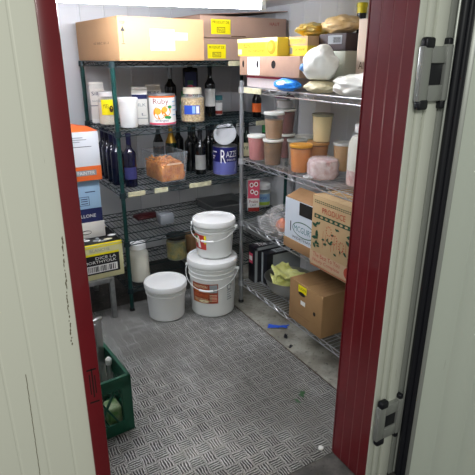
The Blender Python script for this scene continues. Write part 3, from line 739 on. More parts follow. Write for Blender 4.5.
t, F = carton('cardboard_box', 'light blue box with navy lower half, second from top of the left stack', (.42, .24, .258), (.51, 3.03, z), .0, mat('blue_carton', '93b3cc', .6), tape=False)
p = MB(); mp = F['front']; p.rect(mp, 0, 0, .42, .085, M_navy); p.text(mp, 'ALLONE', .27, .03, .38, .05, M_paper); p.rect(mp, .29, .105, .35, .16, M_navy); p.rect(mp, .293, .108, .347, .157, MATS['blue_carton'], .0015)
for yy in (.115, .13, .143): p.rect(mp, .30, yy, .34, yy + .005, M_navy, .002)
p.rect(mp, .24, .10, .25, .17, M_navy, .0015); p.rect(mp, .33, .185, .39, .19, M_navy, .0015); p.disc(mp, .25, .20, .035, .018, M_black); P(p, t)
z += .258 + .003
t, F = carton('cardboard_box', 'white box with orange base and orange top flap, top of the left stack', (.42, .24, .285), (.525, 3.01, z), .0, mat('grey_white_carton', 'd3d6da', .6), tape=False, flap=False)
p = MB(); mp = F['front']; p.rect(mp, 0, 0, .42, .085, M_dor); p.rect(mp, .27, .03, .39, .062, M_grey, .0015); p.text(mp, 'PAINTER', .28, .036, .38, .056, M_paper, .002)
p.rect(mp, .235, .10, .252, .20, M_black, .0015); p.rect(mp, .262, .198, .375, .201, M_black, .0015)
for yy, a1 in ((.25, .33), (.238, .35), (.226, .31)): p.rect(mp, .27, yy, a1, yy + .004, M_grey, .0015)
P(p, t)
q = MB()
q.add([(-.21, -.12, .2855), (.21, -.12, .2855), (.21, .12, .2855), (-.21, .12, .2855), (-.20, -.1, .325), (.05, -.03, .318), (.05, .1, .318), (-.20, .1, .325)], [(0, 1, 5, 4), (1, 2, 6, 5), (2, 3, 7, 6), (3, 0, 4, 7), (4, 5, 6, 7)], M_dor); q.build('top_flap', t)

# ------------------------------------------------------------------ buckets
def bucket(label, loc, r0, r1, h, rot=0, bail=None, art=None, group=None):
    t = thing('bucket', label, 'bucket', loc, rot, group); hb = h - .02
    rz = lambda z: r0 + (r1 - r0) * z / h
    b = MB(); pr = [(0, .003), (r0 - .012, .003), (r0 - .008, 0), (r0, .008)]
    for z in (h * .70, h * .78, h * .85):
        pr += [(rz(z) , z), (rz(z) + .006, z + .001), (rz(z) + .006, z + .005), (rz(z), z + .007)]
    pr += [(rz(hb), hb), (rz(hb) - .004, hb)]
    b.lathe(pr, M_bucket, 48); b.build('pail', t)
    k = MB(); R = r1 + .009
    k.lathe([(R - .004, h - .034), (R, h - .032), (R + .001, h - .008), (R - .003, h), (R - .010, h), (R - .014, h - .007), (R * .55, h - .0065), (R * .5, h - .0045), (0, h - .0045)], M_lid, 48); k.build('lid', t)
    if bail:
        a0, drop = bail; R2 = r1 + .012; q = MB(); pts = []
        za = h * .80
        for i in range(25):                              # wire hangs down in front between the two ears
            s_ = i / 24; a = a0 - PI / 2 + PI * s_; pts.append(((R2 + .006) * math.cos(a), (R2 + .006) * math.sin(a), za - drop * math.sin(PI * s_)))
        q.tube(pts, .0022, M_white, 6)
        for a in (a0 - PI / 2, a0 + PI / 2):
            c_, s2 = math.cos(a), math.sin(a); q.tube([((r1 - .01) * c_, (r1 - .01) * s2, za), ((R2 + .012) * c_, (R2 + .012) * s2, za)], .011, M_bucket, 12)
        ho = q.build('handle', t)
        g = MB(); g.tube(pts[10:15], .007, M_white, 8); g.build('grip', ho)
    if art: art(t, cmap(r0, r1, h, -PI / 2))
    return t
x, y = 1.004, 2.645; bucket('small plain white bucket standing alone on the floor', (x, y, 0), .112, .125, .238, face(x, y))
def art_big(t, mp):
    p = MB(); D = M_dred
    x0, y0, x1, y1 = -.15, .10, .035, .235
    p.rect(mp, x0, y0, x1, y1, mat('bucket_print', '8c3524', .5, col2='a8562e', vscale=30), .0012, 16)
    for i in range(4): p.text(mp, 'TRADITION', x0 + .012, .205 - i * .03, x0 + .115, .223 - i * .03, (M_cream, M_orange, M_dor, M_cream)[i], .0022)
    p.rect(mp, -.02, .175, .03, .23, M_grey, .002, 5); p.rect(mp, -.005, .112, .03, .165, M_red, .002, 4)
    for i in range(5): p.rect(mp, -.02, .118 + i * .01, .028, .121 + i * .01, M_cream, .0028, 4)
    p.disc(mp, -.075, .118, .055, .016, mat('sausage_print', 'c98a58', .5), .003, 16); p.disc(mp, -.06, .115, .035, .009, M_cream, .0036, 12)
    for i in range(7): p.rect(mp, .10, .11 + i * .016, .145 - (i % 3) * .008, .117 + i * .016, M_grey, .0012, 5)
    p.disc(mp, .118, .20, .02, .02, M_grey, .0014); p.disc(mp, .118, .20, .014, .014, M_bucket, .002)
    p.build('printed_label', t)
x, y = 1.30, 2.575; bucket('large white bucket with red printed label, bottom of the bucket stack', (x, y, 0), .139, .151, .372, face(x, y), (-PI / 2 - .25, .10), art_big)
def art_up(t, mp):
    p = MB(); p.rect(mp, -.165, .06, -.055, .155, M_red, .0012, 12); p.disc(mp, -.135, .12, .02, .026, M_green, .002); p.disc(mp, -.13, .115, .012, .018, M_cream, .0026)
    p.poly(mp, [(-.12, .07), (-.095, .07), (-.11, .145), (-.125, .145)], M_paper, .002); p.rect(mp, -.068, .10, -.052, .155, M_yel, .0024, 2); p.build('printed_label', t)
x, y = 1.33, 2.60; bucket('white bucket with small red sticker, on top of the larger bucket', (x, y, .3725), .112, .127, .24, face(x, y), (-PI / 2 - .3, .065), art_up)

# ------------------------------------------------------------------ chrome rack: top shelf
SZ = RZ[0] + .0005
t, F = carton('food_box', 'flat white box with red edge, lying under the cardboard tray on the chrome rack', (.32, .36, .062), (1.70, 2.38, SZ), 0, mat('flat_white_box', 'e9dede', .5), tape=False, flap=False)
p = MB(); p.rect(F['left'], 0, .05, .36, .0605, M_pink); P(p, t)
zt = SZ + .064
t = thing('cardboard_tray', 'long brown cardboard tray with hand holes and white label', 'box', (1.68, 2.29, zt), 0)
w_, d_, h_ = .36, .57, .10
b = MB(); b.box((-w_ / 2, -d_ / 2, 0), (w_ / 2, d_ / 2, h_), mat('tray_cardboard', 'a98874', .8, var=.1), .003); b.build('body', t)
F = faces(w_, d_, h_); p = MB(); p.rect(F['left'], .09, .004, .215, h_ - .004, M_paper); P(p, t, 'white_label')
p = MB()
for cx, rx, ry in ((.045, .010, .019), (.195, .010, .019), (.35, .020, .020)):
    p = MB(); p.disc(F['left'], cx, .06, rx, ry, M_dark, .002); p.build('hand_hole', t)
zt += h_ + .001
M_ybox = mat('yellow_carton', 'ead24a', .5, col2='e8cf3a', vscale=5)
def ylab(F, t, L, h, two):
    p = MB(); mp = F['left']
    if not two:
        p.rect(mp, 0, h * .78, L, h, mat('pale_yellow', 'efe9a8', .5)); p.text(mp, 'BLEND DE FOOD', .07, h * .48, .29, h * .72, M_brown); p.text(mp, 'au naturel', .12, h * .24, .28, h * .4, M_brown)
        p.disc(mp, L - .05, h * .48, .04, .034, M_orange); p.disc(mp, L - .06, h * .5, .022, .022, mat('orange_light', 'f7b03c', .45), .002); p.rect(mp, .005, h * .1, .05, h * .4, M_cream)
    else:
        p.rect(mp, 0, h * .52, L, h, M_card2); p.text(mp, 'SEAFOOD KITCHEN', .01, h * .62, L - .01, h * .88, M_yel); p.text(mp, 'au naturel', .06, h * .28, L - .02, h * .42, M_brown); p.rect(mp, .01, .01, .035, h * .45, M_grey)
    P(p, t)
t, F = carton('food_box', 'long yellow food carton with an orange picture, left on the cardboard tray', (.27, .40, .09), (1.64, 2.405, zt), 0, M_ybox, tape=False, flap=False); ylab(F, t, .40, .09, False)
t, F = carton('food_box', 'yellow carton with brown band, right on the cardboard tray above the white bag', (.26, .155, .092), (1.705, 2.125, zt), 0, M_ybox, tape=False, flap=False); ylab(F, t, .155, .092, True)
p = MB(); mp = F['front']; p.rect(mp, 0, .048, .26, .092, M_card2); p.text(mp, 'au naturel', .03, .02, .16, .034, M_brown); p.build('end_printing', t)
z2 = zt + .093
tag(MB().blob((0, 0, .033), (.12, .07, .034), mat('yellow_bread_bag', 'e0b53a', .3, col2='d9d2a8', vscale=25), .25, 3, 5, 4, .95).build('bread_bag', None, (1.72, 2.17, z2), .2), 'yellow printed bread bag lying on the yellow cartons', 'bag')
M_bagw = mat('white_bag', 'eceee6', .3, sub=.1, var=.06, vscale=14, bump=.25, bscale=12)
t = thing('plastic_bag', 'puffy rounded white plastic bag below the yellow cartons', 'bag', (1.54, 1.90, SZ + .06))
b = MB(); b.blob((0, 0, .072), (.072, .098, .078), M_bagw, .14, 1.5, 1, 5, .9); b.build('bag', t)
p = MB(); p.blob((-.064, .045, .055), (.014, .02, .018), mat('bag_blue_print', '5f8fc8', .4), .2, 2, 3, 3); p.build('blue_print', t)
tag(MB().blob((0, 0, .027), (.07, .09, .03), mat('beige_bag', 'cfc6a4', .4, bump=.3, bscale=14), .12, 2.2, 21, 4, .85).build('paper_bag', None, (1.555, 1.905, SZ)), 'low beige bag squashed under the puffy white bag', 'bag')
t = thing('food_pouch', 'bright blue and white food pouch at the front edge of the chrome top shelf', 'pouch', (1.502, 2.105, SZ), .0)
b = MB(); b.blob((0, 0, .030), (.046, .095, .031), mat('blue_pouch', '2a86e6', .3), .14, 2, 4, 4, .94); b.build('pouch', t)
mp = pmap((-.046, .06, .0), (0, -1, 0), (.25, 0, 1)); p = MB()
p.blob((-.034, -.005, .036), (.014, .045, .014), M_paper, .25, 3, 6, 3); p.build('white_print', t)
M_film = mat('white_film', 'efefe6', .35, bump=.2, bscale=14)
tag(MB().blob((0, 0, .045), (.075, .17, .056), M_film, .28, 1.6, 9, 5, .8).build('plastic_bag', None, (1.55, 1.62, SZ), .0), 'flat crumpled white plastic bag lying beside the door frame', 'bag')
t, F = carton('food_box', 'pale grey box under the dark box with the barcode', (.12, .15, .188), (1.705, 1.925, SZ), 0, mat('pale_grey_box', 'b5b8a8', .6), tape=False, flap=False)
t, F = carton('food_box', 'dark box with pale barcode label, near the bottle with yellow cap', (.13, .195, .075), (1.705, 1.945, SZ + .19), 0, mat('dark_box', '3c3032', .6), tape=False, flap=False)
p = MB(); mp = F['left']; p.rect(mp, .07, .028, .17, .066, M_grey); barcode(p, mp, .105, .03, .165, .062, M_grey, M_black, .0014); P(p, t)
tag(MB().blob((0, 0, .038), (.075, .11, .042), mat('bread_brown', 'c9a468', .4, col2='dcc090', vscale=18), .14, 2.5, 11, 4, .9).build('bread_loaf', None, (1.70, 1.95, SZ + .267)), 'bagged brown loaf lying on the dark box with the barcode', 'bread')
t, F = carton('cardboard_box', 'tall beige carton beside the red door frame on the chrome top shelf', (.20, .23, .315), (1.735, 1.65, SZ), 0, mat('beige_carton', 'cdb9a6', .75), tape=False)
p = MB(); p.text(F['left'], 'Alep', .02, .10, .09, .14, M_brown); P(p, t)
bottle('tall black bottle with yellow cap rising behind the beige carton', (1.825, 1.955, SZ), .028, .405, mat('black_bottle', '0e0e0d', .25), None, mat('yellow_cap', 'd8c818', .4), 0, name='syrup_bottle', foil_h=.045, neck=.022)

# ------------------------------------------------------------------ chrome rack: tub shelf
SZ = RZ[1] + .0005
M_shell = clear('deli_plastic', 'e8ebea', .86, .12)
def deli(label, x, y, z, cont, r=.057, h=.145, fill=.86, lidm=None, group='deli tubs on the chrome rack', lid_m=None):
    t = thing('deli_tub', label, 'tub', (x, y, z), random.uniform(0, 6), group)
    k = MB(); r0 = r * .80; rf = r0 + (r * .97 - r0) * fill
    k.lathe([(0, .002), (r0 - .003, .002), (r0 - .001, .006), (rf - .001, h * fill), (rf - .006, h * fill + .001), (0, h * fill)], cont, 28); k.build('contents', t)
    b = MB(); b.lathe([(0, 0), (r0 - .002, 0), (r0, .004), (r * .97, h - .012), (r * .985, h - .010)], M_shell, 28); b.build('tub_body', t)
    q = MB(); q.lathe([(r * .97, h - .013), (r + .001, h - .013), (r + .002, h - .002), (r - .001, h), (r - .006, h), (r - .008, h - .003), (0, h - .003)], lid_m or mat('deli_lid', 'dfe0da', .35), 28); q.build('lid', t)
    return t
C_pink = mat('pink_sauce', 'c0706c', .5, var=.1); C_brown = mat('brown_stock', 'a3794f', .5, var=.2, vscale=20); C_mar = mat('maroon_sauce', '6d2a24', .5)
C_orng = mat('orange_sauce', 'dd8426', .45, var=.1); C_or2 = mat('amber_sauce', 'b87430', .5, var=.15); C_beige = mat('beige_sauce', 'd6aa74', .5); C_yel = mat('pale_yellow_sauce', 'e6d29a', .5); C_grey = mat('grey_stew', '8d7f70', .5)
C_brn2 = mat('brown_stock_dark', '80582f', .5, var=.3, vscale=25)
deli('deli tub of pink sauce at the far end of the tub shelf', 1.563, 2.475, SZ, C_pink, fill=.93)
deli('deli tub of brown stew, lower of the two stacked nearest the chrome post', 1.562, 2.305, SZ, C_brn2)
deli('deli tub of pale brown stock stacked on the brown stew', 1.57, 2.312, SZ + .1455, C_brown, fill=.7)
deli('deli tub of grey stew with dull lid, behind the orange tub', 1.672, 2.225, SZ, C_grey, lid_m=mat('grey_lid', '9a9e98', .4))
deli('deli tub of bright orange sauce at front of the tub shelf', 1.585, 2.075, SZ, C_orng, r=.060, lid_m=mat('orange_tinted_lid', 'd99a3c', .35))
deli('deli tub of amber sauce behind the wrapped meat', 1.715, 2.095, SZ, C_or2, r=.060, lid_m=mat('amber_tinted_lid', 'b98a58', .4))
deli('deli tub of beige sauce left of the big jug', 1.80, 1.985, SZ, C_beige, h=.15, fill=.93)
deli('deli tub of pale yellow sauce, stacked on the amber tub', 1.735, 2.093, SZ + .1455, C_yel, h=.148, fill=.9, lid_m=mat('dull_lid', '8d8a72', .4))
deli('deli tub of yellowish sauce with pale lid behind the grey stew', 1.80, 2.32, SZ, C_yel)
deli('deli tub of dark sauce, bottom of the stack with the purple lid', 1.745, 2.445, SZ, C_mar)
deli('deli tub of maroon sauce, middle of the stack with the purple lid', 1.745, 2.445, SZ + .1455, C_mar)
deli('short clear deli tub with purple lid, top of its stack', 1.735, 2.445, SZ + .291, mat('white_food', 'd8d4d2', .5), h=.072, fill=.6, lid_m=mat('purple_lid', '6d3a5c', .4))
M_meat = mat('wrapped_meat', 'b58a88', .22, col2='d8c0bc', vscale=38, bump=.5, bscale=40, coat=.4)
t = thing('meat_pack', 'plastic wrapped block of pink frozen meat on the tub shelf', 'meat', (1.60, 1.905, SZ), .3)
b = MB(); bm_ = MB()
prof = [(0, .001), (.070, .001), (.078, .012), (.080, .03), (.077, .05), (.079, .07), (.070, .092), (.055, .10), (0, .10)]
bm_.lathe(prof, M_meat, 36)
for i, v in enumerate(bm_.v):
    d = noise.noise(v * 26) * .006; n = Vector((v.x, v.y, 0)); 
    if n.length > .01: v += n.normalized() * d
bm_.build('meat', t)
b.lathe([(.071, .0), (.081, .012), (.083, .03), (.080, .05), (.082, .07), (.073, .095), (.056, .1035), (0, .1035)], clear('cling_film', 'f4f0f0', .72, .12), 36)
for i, v in enumerate(b.v):
    v += Vector((noise.noise(v * 40), noise.noise(v * 40 + Vector((5, 0, 0))), 0)) * .003
b.build('film', t)
tag_ = MB(); tag_.blob((-.075, .03, .012), (.03, .03, .008), clear('film_tail', 'e8eaea', .5, .15), .4, 4, 3, 3); tag_.build('film_tail', t)
# big jug
x, y = 1.65, 1.69
t = thing('plastic_jug', 'big clear jug of white and pink food beside the door frame', 'jar', (x, y, SZ), face(x, y))
r = .068
k = MB(); k.lathe([(0, .003), (r - .006, .003), (r - .003, .012), (r - .003, .075)], mat('pink_food', 'c99a96', .4, col2='ddc2bc', vscale=40), 28)
k.lathe([(r - .003, .075), (r - .003, .20), (r * .7, .232), (0, .235)], mat('white_sauce', 'dfddcf', .4), 28); k.build('contents', t)
k = MB(); k.lathe([(0, .0005), (r - .004, .0005), (r, .01), (r, .205), (r * .72, .245), (r * .55, .25), (r * .55, .262)], M_clear, 28); k.build('jug_body', t)
k = MB(); k.lathe([(r * .55, .25), (r * .62, .25), (r * .63, .282), (r * .58, .287), (0, .287)], M_lid, 24); k.build('lid', t)

# ------------------------------------------------------------------ chrome rack: third shelf
SZ = RZ[2] + .0005
t = thing('plastic_bag', 'clear plastic bag holding onions on the shelf under the tubs', 'bag', (1.62, 2.20, SZ))
b = MB(); b.blob((0, .015, .075), (.10, .112, .085), clear('bag_clear', 'f0f0f0', .86, .1), .35, 2.4, 3, 5, .88, sharp=True); b.blob((-.085, .085, .045), (.05, .07, .05), MATS['bag_clear'], .5, 3, 8, 4, .9, sharp=True); b.build('bag', t)
M_onion = mat('onion_skin', 'dd8a5c', .4, col2='c0603c', vscale=18)
for i, (ax, ay, az, rr) in enumerate(((-.02, -.055, .043, .040), (-.03, .03, .043, .040), (.05, -.01, .043, .040), (.0, -.015, .105, .036))):
    o = MB().lathe([(0, -rr * .95), (rr * .5, -rr * .85), (rr, -.1 * rr), (rr * .85, rr * .5), (rr * .35, rr * .9), (rr * .12, rr * 1.15), (0, rr * 1.2)], M_onion, 20).build('onion', None, (1.62 + ax, 2.20 + ay, SZ + az))
    tag(o, ['brown onion in the clear bag, nearest the white box', 'brown onion in the clear bag, nearest the chrome post', 'brown onion at the back of the clear bag', 'brown onion on top of the others in the clear bag'][i], 'onion', 'onions in the clear bag')
w_, d_, h_ = .36, .27, .275
t = thing('cardboard_box', 'white carton with teal oval logo and open brown flaps behind the produce box', 'box', (1.66, 1.925, SZ))
b = MB(); b.box((-w_ / 2, -d_ / 2, 0), (w_ / 2, d_ / 2, .055), M_card3, .003)
M_wbox = mat('cold_white_carton', 'c9d2dc', .6)
for (p0, p1) in (((-w_ / 2 + .004, -d_ / 2 + .004, .05), (-w_ / 2 + .010, d_ / 2 - .004, h_)), ((w_ / 2 - .010, -d_ / 2 + .004, .05), (w_ / 2 - .004, d_ / 2 - .004, h_)), ((-w_ / 2 + .01, -d_ / 2 + .004, .05), (w_ / 2 - .01, -d_ / 2 + .010, h_)), ((-w_ / 2 + .01, d_ / 2 - .010, .05), (w_ / 2 - .01, d_ / 2 - .004, h_))): b.box(p0, p1, M_wbox)
b.build('body', t)
F = faces(w_ - .008, d_ - .008, h_); mp = F['left']; p = MB()
p.rect(mp, .125, .205, .26, h_ - .002, M_dark, .002); p.rect(mp, .05, .10, .058, .155, M_black, .001)
p.disc(mp, .165, .128, .095, .042, M_dgreen, .001, 28); p.disc(mp, .165, .128, .090, .037, M_wbox, .0015, 28); p.text(mp, 'MCGURT', .085, .112, .245, .144, mat('teal_print', '2a6f78', .5), .002)
p.text(mp, 'WIDETHAN', .07, .068, .235, .082, M_black, .0015); p.text(mp, 'NATURAL', .09, .045, .22, .055, mat('teal_print', '2a6f78', .5), .0015); P(p, t)
q = MB(); q.obox((-w_ / 2 + .006, 0, h_), (-w_ / 2 + .10, 0, h_ + .035), d_ - .01, .004, M_card3); q.build('flap', t)
q = MB(); q.obox((w_ / 2 - .006, 0, h_), (w_ / 2 - .13, 0, h_ + .028), d_ - .01, .004, M_card3); q.build('flap', t)
w_, d_, h_ = .38, .34, .357
t, F = carton('produce_box', 'tall tan produce box with green vegetable drawing and red lettering', (w_, d_, h_), (1.44 + w_ / 2, 1.775 - d_ / 2, SZ), 0, mat('produce_cardboard', 'b59a72', .8, var=.06), tape=False)
mp = F['left']; p = MB(); W = d_
M_pg = mat('produce_green', '1d4a34', .7); M_pr = mat('produce_red', 'a8402e', .7)
for yy in (.335, .326): 
    for i in range(22): p.poly(mp, [(.02 + i * .014, yy), (.03 + i * .014, yy), (.027 + i * .014, yy + .004), (.017 + i * .014, yy + .004)], M_pg, .001)
p.text(mp, 'PRODUCE', .075, .285, .235, .312, M_pr)
p.rect(mp, .02, .252, .325, .272, M_pg)
for i in range(9): p.disc(mp, .04 + i * .034, .262, .012, .006, MATS['produce_cardboard'], .0018, 6)
rnd = random.Random(3)
def leaf(cx, cy, l, a, m):
    pts = [(0, 0), (.3, .22), (.7, .18), (1, 0), (.7, -.18), (.3, -.22)]; p.poly(mp, [(cx + l * (x * math.cos(a) - y * math.sin(a)), cy + l * (x * math.sin(a) + y * math.cos(a))) for x, y in pts], m, .0012 + rnd.random() * .0012)
for sx in (.045, .285):                                    # leafy columns either side of the panel
    for i in range(11): leaf(sx + rnd.uniform(-.008, .008), .10 + i * .0135, rnd.uniform(.022, .042), rnd.uniform(0, 6.28), M_pg)
for i in range(12): leaf(rnd.uniform(.08, .26), rnd.uniform(.1, .235), rnd.uniform(.015, .03), rnd.uniform(0, 6.28), M_pg)
for cx, cy in ((.13, .21), (.17, .18), (.22, .16)):
    for k in range(10): p.disc(mp, cx + .018 * math.cos(k * .628), cy + .022 * math.sin(k * .628), .003, .004, M_pr, .0014, 6)
for i in range(9): p.rect(mp, .09 + i * .02, .115 + (i % 3) * .012, .092 + i * .02, .20 - (i % 4) * .012, M_pr, .0012)
p.rect(mp, .0, .016, .34, .08, mat('produce_band', 'bb9f80', .8), .0008)
p.text(mp, 'The Best To You', .025, .056, .22, .078, M_pr); p.text(mp, 'Nicely Complete', .025, .025, .22, .047, M_pr); p.disc(mp, .275, .05, .026, .028, M_pr); p.rect(mp, .01, .006, .33, .010, M_pr); P(p, t)

# ------------------------------------------------------------------ chrome rack: lowest shelf
SZ = RZ[3] + .0005
t, F = carton('food_box', 'glossy black box with white lettering at the far end of the lowest shelf', (.30, .08, .245), (1.70, 2.502, SZ), 0, mat('gloss_black_box', '17181f', .35), tape=False, flap=False)
p = MB(); p.text(F['top'], 'The', .04, .02, .11, .07, M_paper); p.rect(F['top'], .13, .02, .2, .035, M_grey); p.rect(F['left'], .01, .13, .055, .20, M_pink); p.rect(F['left'], .014, .15, .05, .18, M_paper, .0015)
p.rect(F['front'], 0, 0, .02, .245, M_grey); p.rect(F['front'], .0, .225, .30, .245, M_grey); P(p, t)
t, F = carton('food_box', 'black and grey box behind the steel bowl', (.27, .055, .215), (1.735, 2.43, SZ), 0, MATS['gloss_black_box'], tape=False, flap=False)
p = MB(); p.rect(F['top'], .07, .0, .27, .055, M_grey); p.text(F['top'], 'Bio', .09, .01, .15, .045, M_black); p.rect(F['left'], 0, 0, .02, .215, M_grey); p.rect(F['front'], .05, 0, .27, .20, M_grey); P(p, t)
x, y = 1.665, 2.24
t = thing('mixing_bowl', 'stainless steel bowl of yellow-green leaves on the lowest shelf', 'bowl', (x, y, SZ))
b = MB(); b.lathe([(0, .001), (.07, .001), (.115, .03), (.142, .075), (.150, .11), (.156, .112), (.156, .115), (.148, .114), (.139, .077), (.112, .033), (.068, .005), (0, .005)], mat('bowl_steel', 'a9aaa6', .28, .85), 40); b.build('bowl', t)
M_leaf = mat('lettuce', 'ced07a', .4, col2='dde09c', vscale=14, sub=.1)
lf = thing('lettuce', 'crumpled yellow-green lettuce leaves heaped in the steel bowl', 'lettuce', (x, y, SZ + .02))
for i in range(5):
    a = i * 1.27 + .3; q = MB(); n = 14; vs = []; ca, sa = math.cos(a), math.sin(a)
    for j in range(n + 1):
        for k in range(n + 1):
            u, v = j / n - .5, k / n - .5
            rr = max(abs(u), abs(v)); q_ = Vector((u * 2.4, v * 2.4, i * 3.7))
            xx, yy = u * .19, v * .16
            zz = .045 + .045 * noise.noise(q_) + .016 * noise.noise(q_ * 2.6) + (.085 * (u + .5) if i % 2 else .03) + i * .004
            X, Y_ = xx * ca - yy * sa + .035 * ca, xx * sa + yy * ca + .035 * sa
            l = math.hypot(X, Y_); lim = .118
            if l > lim: X *= lim / l; Y_ *= lim / l
            vs.append((X, Y_, max(.022, zz)))
    q.add(vs, [(j * (n + 1) + k, j * (n + 1) + k + 1, (j + 1) * (n + 1) + k + 1, (j + 1) * (n + 1) + k) for j in range(n) for k in range(n)], M_leaf)
    o = q.build('leaf', lf, ang=180); md = o.modifiers.new('th', 'SOLIDIFY'); md.thickness = .0015
w_, d_, h_ = .33, .285, .243
t, F = carton('cardboard_box', 'brown carton with small yellow label on the lowest shelf beside the door frame', (w_, d_, h_), (1.49 + w_ / 2, 1.712 + d_ / 2, SZ), 0, mat('low_carton', '9a7850', .8, var=.08), tape=False)
mp = F['left']; p = MB(); p.rect(mp, .08, .195, .152, .236, M_yel, .001); p.disc(mp, .113, .188, .030, .011, M_black, .0015); p.text(mp, 'LION', .09, .212, .145, .226, M_black); P(p, t, 'yellow_label')
p = MB(); p.rect(mp, .105, .125, .145, .15, M_paper); p.build('white_sticker', t)
p = MB(); p.rect(mp, .055, .055, .19, .06, M_card3, .001); p.rect(mp, .06, .04, .17, .044, M_card3, .001); p.disc(mp, .225, .12, .010, .012, M_dark); p.rect(mp, .16, .15, .162, h_, M_card3, .001); P(p, t)
p = MB(); 
for i in range(6): p.rect(F['top'], .03 + i * .012, .04 + i * .03, .25 - i * .01, .046 + i * .03, M_card3, .0035)
p.build('top_printing', t)

# ------------------------------------------------------------------ green crate
t = thing('milk_crate', 'green plastic crate on the floor just inside the doorway', 'crate', (.305, 1.90, 0), math.radians(5))
M_crate = mat('crate_green', '12503a', .4, var=.15, vscale=14)
W2, Hc, T = .165, .285, .010
cr = MB()
cr.box((-W2, -W2, .0), (W2, W2, .012), M_crate, .002)
for sx in (-1, 1):
    for sy in (-1, 1): cr.box((sx * (W2 - .02) - .02, sy * (W2 - .02) - .02, .0), (sx * (W2 - .02) + .02, sy * (W2 - .02) + .02, .01), M_crate)
for k in range(4):
    R_ = Matrix.Rotation(k * PI / 2, 3, 'Z')
    def bx(a, b):
        m2 = MB(); m2.box(a, b, M_crate, .002, seg=1); cr.add([R_ @ v for v in m2.v], m2.f, M_crate)
    bx((-W2, -W2, Hc - .028), (W2, -W2 + .016, Hc)); bx((-W2, -W2, .0), (W2, -W2 + T, .06))
    bx((-W2, -W2, .05), (-W2 + .045, -W2 + T, Hc - .02)); bx((W2 - .045, -W2, .05), (W2, -W2 + T, Hc - .02))
    bx((-W2, -W2, .195), (W2, -W2 + T, Hc - .02)) if k % 2 else bx((-W2, -W2, .225), (W2, -W2 + T, Hc - .02))
    for i in range(-4, 5):                                # diamond lattice
        for sg in (-1, 1):
            xa = i * .05; xb = xa + sg * .09
            a, b = Vector((xa, -W2 + T / 2, .055)), Vector((xb, -W2 + T / 2, .225))
            if abs(xa) < .13 and abs(xb) < .13:
                m2 = MB(); m2.obox(a, b, T * .8, .009, M_crate, (0, 1, 0)); cr.add([R_ @ v for v in m2.v], m2.f, M_crate)
cr.build('crate_body', t)
tag(MB().box((-.03, -.04, 0), (.03, .04, .10), mat('pale_green_pack', 'b9c4a0', .5, col2='5f8a4a', vscale=18), .012, seg=3).build('food_packet', None, (.41, 1.82, .0125), .087), 'pale green packet seen through the crate lattice', 'packet')
tag(MB().box((-.022, -.008, 0), (.022, .008, .42), M_steel, .003).box((-.022, -.022, 0), (-.014, .008, .42), M_steel, .002).box((-.03, -.01, .42), (.03, .01, .435), M_steel, .004).build('steel_bracket', None, (.418, 2.0, .0125), .3), 'upright grey steel bracket standing in the green crate', 'bracket')
t = thing('steel_nozzle', 'small steel nozzle with white tip standing in the green crate', 'tool', (.437, 1.92, .0125))
b = MB(); b.lathe([(0, 0), (.014, 0), (.014, .18), (.010, .20), (.010, .24), (0, .24)], M_steel, 16); b.build('shaft', t)
b = MB(); b.lathe([(.0, .236), (.014, .238), (.014, .262), (.006, .272), (0, .272)], M_white, 16); b.build('tip', t)

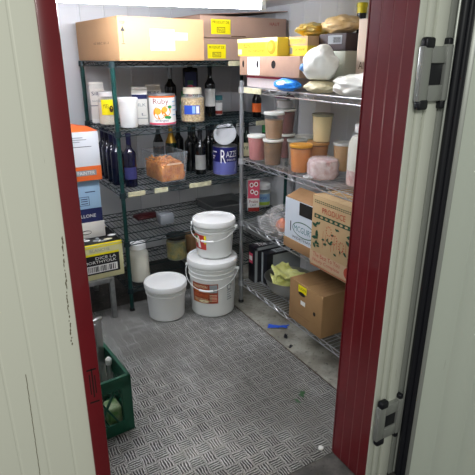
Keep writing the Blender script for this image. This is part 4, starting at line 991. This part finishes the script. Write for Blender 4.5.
# ------------------------------------------------------------------ litter on the floor
def scrap(name, label, cat, loc, m, lx, ly, seed, rot=0, th=.004):
    q = MB(); n = 8; vs = []
    for j in range(n + 1):
        for k in range(n + 1):
            u, v = j / n - .5, k / n - .5
            e = 1 + .35 * noise.noise(Vector((u * 3, v * 3, seed)))
            vs.append((u * lx * e, v * ly * e + .25 * ly * math.sin(u * 4), th * (.6 + abs(noise.noise(Vector((u * 5, v * 5, seed + 9))) * 3))))
    q.add(vs, [(j * (n + 1) + k, (j + 1) * (n + 1) + k, (j + 1) * (n + 1) + k + 1, j * (n + 1) + k + 1) for j in range(n) for k in range(n)], m)
    o = q.build(name, None, loc, rot, ang=180); md = o.modifiers.new('th', 'SOLIDIFY'); md.thickness = .0012; md.offset = 1
    return tag(o, label, cat)
scrap('tape_scrap', 'bright blue scrap of tape on the bare floor edge', 'scrap', (1.525, 2.145, .0), mat('blue_tape', '2a55c4', .4), .115, .03, 1, math.radians(-40), .006)
scrap('rubber_scrap', 'curled black scrap nearer the blue tape', 'scrap', (1.50, 2.03, .0), M_gask, .035, .018, 2, .6, .006)
scrap('rubber_scrap', 'small black scrap on the floor seam, farther from the blue tape', 'scrap', (1.462, 1.93, .0), M_gask, .032, .016, 3, .2, .005)
scrap('leaf_scrap', 'larger piece of fallen green leaf on the tread plate', 'leaf', (1.265, 1.56, .0), mat('fallen_leaf', '2f5a34', .6), .04, .025, 4, .3)
scrap('leaf_scrap', 'smaller piece of fallen green leaf on the tread plate', 'leaf', (1.215, 1.53, .0), MATS['fallen_leaf'], .03, .015, 5, 1.2)
tag(MB().blob((0, 0, .008), (.011, .010, .009), M_paper, .3, 2, 2, 3, .9).build('paper_pellet', None, (1.118, 1.235, .0)), 'white crumpled pellet at the foot of the right jamb', 'litter')

# ------------------------------------------------------------------ light, world, camera
def area(name, loc, target, size, power, col):
    l = bpy.data.lights.new(name, 'AREA'); l.shape = 'RECTANGLE'; l.size, l.size_y = size; l.energy = power; l.color = hx(col)[:3]
    o = bpy.data.objects.new(name, l); COL.objects.link(o); o.location = loc
    o.rotation_euler = (Vector(target) - Vector(loc)).to_track_quat('-Z', 'Y').to_euler(); return o
area('kitchen_light', (-.9, -1.2, 2.7), (.1, .2, .6), (1.2, .6), 30, 'f5f6f0')
wd = bpy.data.worlds.new('World'); SC.world = wd; wd.use_nodes = True
bg = wd.node_tree.nodes['Background']; bg.inputs[0].default_value = hx('dfe2da'); bg.inputs[1].default_value = .2

cam = bpy.data.cameras.new('Camera'); co = bpy.data.objects.new('Camera', cam); COL.objects.link(co)
cam.sensor_width = 36; cam.lens = 36 * 490 / 475; cam.clip_start = .02
co.location = (0, 0, 1.55); co.rotation_euler = (math.radians(90 - 20.2), 0, math.radians(-30))
SC.camera = co
vs = SC.view_settings; vs.view_transform = 'Standard'; vs.look = 'None'; vs.gamma = 1; vs.use_curve_mapping = False; vs.exposure = .93
